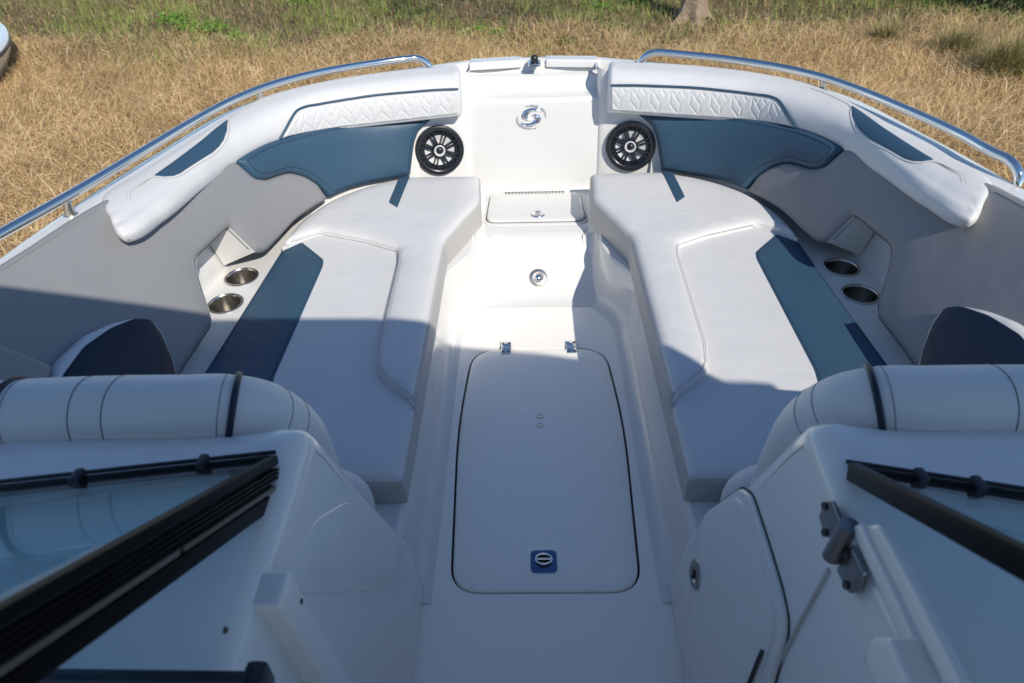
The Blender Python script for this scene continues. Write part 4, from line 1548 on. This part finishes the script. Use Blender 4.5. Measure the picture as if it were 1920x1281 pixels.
# leafy weeds
WEEDS = [(330, 52, .26, 260), (352, 66, .2, 160), (395, 62, .24, 230), (440, 72, .14, 90), (1195, 12, .2, 160), (900, 62, .12, 70), (935, 70, .14, 90), (570, 12, .25, 200), (1120, 20, .16, 110), (1062, 92, .1, 40)]
WEED_LABELS = ['largest bright green weed, leftmost of the patch in the far grass', 'small weed just below the largest weed of the left patch', 'bushy bright green weed right of the largest weed', 'tiny weed at the right end of the left weed patch',
               'bright green weed left of the tree trunk at the top edge', 'left of two small weeds above the bow rim', 'right of two small weeds above the bow rim', 'broad green weed at the top edge, left of the picture middle',
               'green weed at the top edge between the picture middle and the tree', 'tiny yellow-green weed standing in the dry grass right of the navigation light']
for WL, (px, py, r_, nn_) in zip(WEED_LABELS, WEEDS):
    c = on_z(px, py, GROUND)
    w = empty('leafy_weed', (c[0], c[1], ground_z(c[0], c[1])), WL, 'weed', None, 'leafy weeds')
    q = rng.normal(size=(nn_, 3)) * np.array([r_ * .55, r_ * .45, r_ * .28])
    q[:, 2] = np.abs(q[:, 2]) + .04
    leaf_cloud('leaves', q + np.array([c[0], c[1], ground_z(c[0], c[1])]), .6, .035, tint(np.array([(.13, .25, .035), (.10, .20, .03), (.19, .30, .06)]), nn_), w)
    st_ = []
    F = []
    for i in range(7):
        a = rng.uniform(0, 6.28)
        tip = np.array([math.cos(a) * r_ * .5, math.sin(a) * r_ * .4, r_ * .45])
        b0 = len(st_)
        base = np.array([c[0], c[1], ground_z(c[0], c[1]) - .01])
        st_ += [base + [-.003, 0, 0], base + [.003, 0, 0], base + [0, .004, 0], base + tip]
        F += [(b0, b0 + 1, b0 + 3), (b0 + 1, b0 + 2, b0 + 3), (b0 + 2, b0, b0 + 3)]
    mesh('stems', st_, F, 'bark', w, False)

# tree whose foot shows at the top edge
tx, ty = 2.68, 12.05
tree = empty('tree', (tx, ty, GROUND), 'brown tree trunk with flared roots at the top edge of the picture', 'tree')
zs = np.array([-.05, .02, .08, .16, .3, .5, .8, 1.3, 2.0, 3.0, 4.0, 5.0])
rs = np.array([.36, .31, .26, .215, .185, .172, .165, .158, .15, .135, .115, .09])
rows = []
for z, r_ in zip(zs, rs):
    row = []
    for k in range(25):
        a = 2 * math.pi * (k % 24) / 24
        fl = 1 + .30 * math.exp(-z / .16) * math.cos(5 * a + .7) + .05 * math.sin(7 * a + z * 3)
        row.append((tx + r_ * fl * math.cos(a) + .03 * z, ty + r_ * fl * math.sin(a), GROUND + z))
    rows.append(row)
grid_mesh('trunk', np.array(rows), 'bark', tree, recalc=True)
for k in range(6):
    a = k * 1.05 + .3
    z0 = 2.6 + .35 * k
    p0 = np.array([tx + .03 * z0, ty, GROUND + z0])
    tube('limb', [p0, p0 + np.array([math.cos(a) * .6, math.sin(a) * .6, .5]), p0 + np.array([math.cos(a) * 1.4, math.sin(a) * 1.4, 1.0]), p0 + np.array([math.cos(a) * 2.1, math.sin(a) * 2.1, 1.7])], [.07, .05, .035, .015], 'bark', tree, n=8)
cl = rng.normal(size=(46, 3)) * np.array([1.5, 1.5, .9]) + np.array([tx + .15, ty, GROUND + 5.2])
lc_ = cl[rng.choice(46, 9000)] + rng.normal(size=(9000, 3)) * .38
leaf_cloud('crown', lc_, .3, .07, tint(np.array([(.06, .10, .025), (.085, .13, .035), (.045, .075, .02)]), 9000), tree)

# shrubs at the top right
for (px, py, r_, hgt, nn_, lab) in ((1890, 22, .8, 1.1, 2600, 'dark leafy shrub in the top right corner'), (1740, 6, .5, .6, 1300, 'low green shrub left of the dark corner shrub'), (1480, -12, .6, .6, 1300, 'low green shrub at the top edge right of the tree')):
    c = on_z(px, py, GROUND)
    gz = ground_z(c[0], c[1])
    sh = empty('shrub', (c[0], c[1], gz), lab, 'shrub')
    q = rng.normal(size=(nn_, 3)) * np.array([r_ * .5, r_ * .5, hgt * .28])
    q[:, 2] = np.abs(q[:, 2] + hgt * .4)
    leaf_cloud('leaves', q + np.array([c[0], c[1], gz]), .3, .04, tint(np.array([(.05, .085, .022), (.08, .13, .03), (.11, .13, .05)]), nn_), sh)
    for i in range(5):
        a = rng.uniform(0, 6.28)
        tube('stem', [(c[0], c[1], gz - .02), (c[0] + math.cos(a) * r_ * .25, c[1] + math.sin(a) * r_ * .25, gz + hgt * .4), (c[0] + math.cos(a) * r_ * .45, c[1] + math.sin(a) * r_ * .45, gz + hgt * .75)], [.016, .01, .004], 'bark', sh, n=6)

# tall tussocks of olive-brown grass at the right
for (px, py, r_, hgt, nn_, lab) in ((1885, 150, .42, .75, 1500, 'tall dark grass tussock at the right edge above the rail'), (1790, 108, .36, .6, 1200, 'grass tussock left of the tall one at the right edge'), (1660, 82, .3, .5, 900, 'small grass tussock farthest left of the three above the right rail')):
    c = on_z(px, py, GROUND)
    gz = float(ground_z(c[0], c[1]))
    ts = empty('grass_tussock', (c[0], c[1], gz), lab, 'tussock', None, 'grass tussocks')
    V, F, Cc = [], [], []
    pal = np.array([(.30, .25, .10), (.22, .22, .08), (.40, .30, .14), (.16, .17, .06)])
    for i in range(nn_):
        a, rr_ = rng.uniform(0, 6.283), r_ * math.sqrt(rng.random())
        az, ln, Lb = rng.uniform(0, 6.283), abs(rng.normal(.35, .25)) + .4 * rr_ / r_, hgt * rng.uniform(.45, 1.1)
        b0 = np.array([c[0] + rr_ * math.cos(a) * .6, c[1] + rr_ * math.sin(a) * .6, gz - .02])
        d = np.array([math.cos(az), math.sin(az), 0])
        q = np.array([-math.sin(az), math.cos(az), 0]) * rng.uniform(.0018, .0034)
        m1 = b0 + d * Lb * .55 * math.sin(ln) + np.array([0, 0, Lb * .55 * math.cos(ln)])
        m2 = m1 + d * Lb * .45 * math.sin(ln * 1.9) + np.array([0, 0, Lb * .45 * math.cos(min(ln * 1.9, 1.9))])
        k = len(V)
        V += [b0 + q, b0 - q, m1 - q * .8, m1 + q * .8, m2]
        F += [(k, k + 1, k + 2, k + 3), (k + 3, k + 2, k + 4)]
        Cc += [pal[rng.integers(4)] * rng.uniform(.7, 1.25)] * 5
    o = mesh('tussock_blades', V, F, 'grass_blade', ts, False)
    at = o.data.attributes.new('tint', 'FLOAT_COLOR', 'POINT')
    at.data.foreach_set('color', np.concatenate([np.array(Cc), np.ones((len(Cc), 1))], 1).astype(np.float32).reshape(-1))
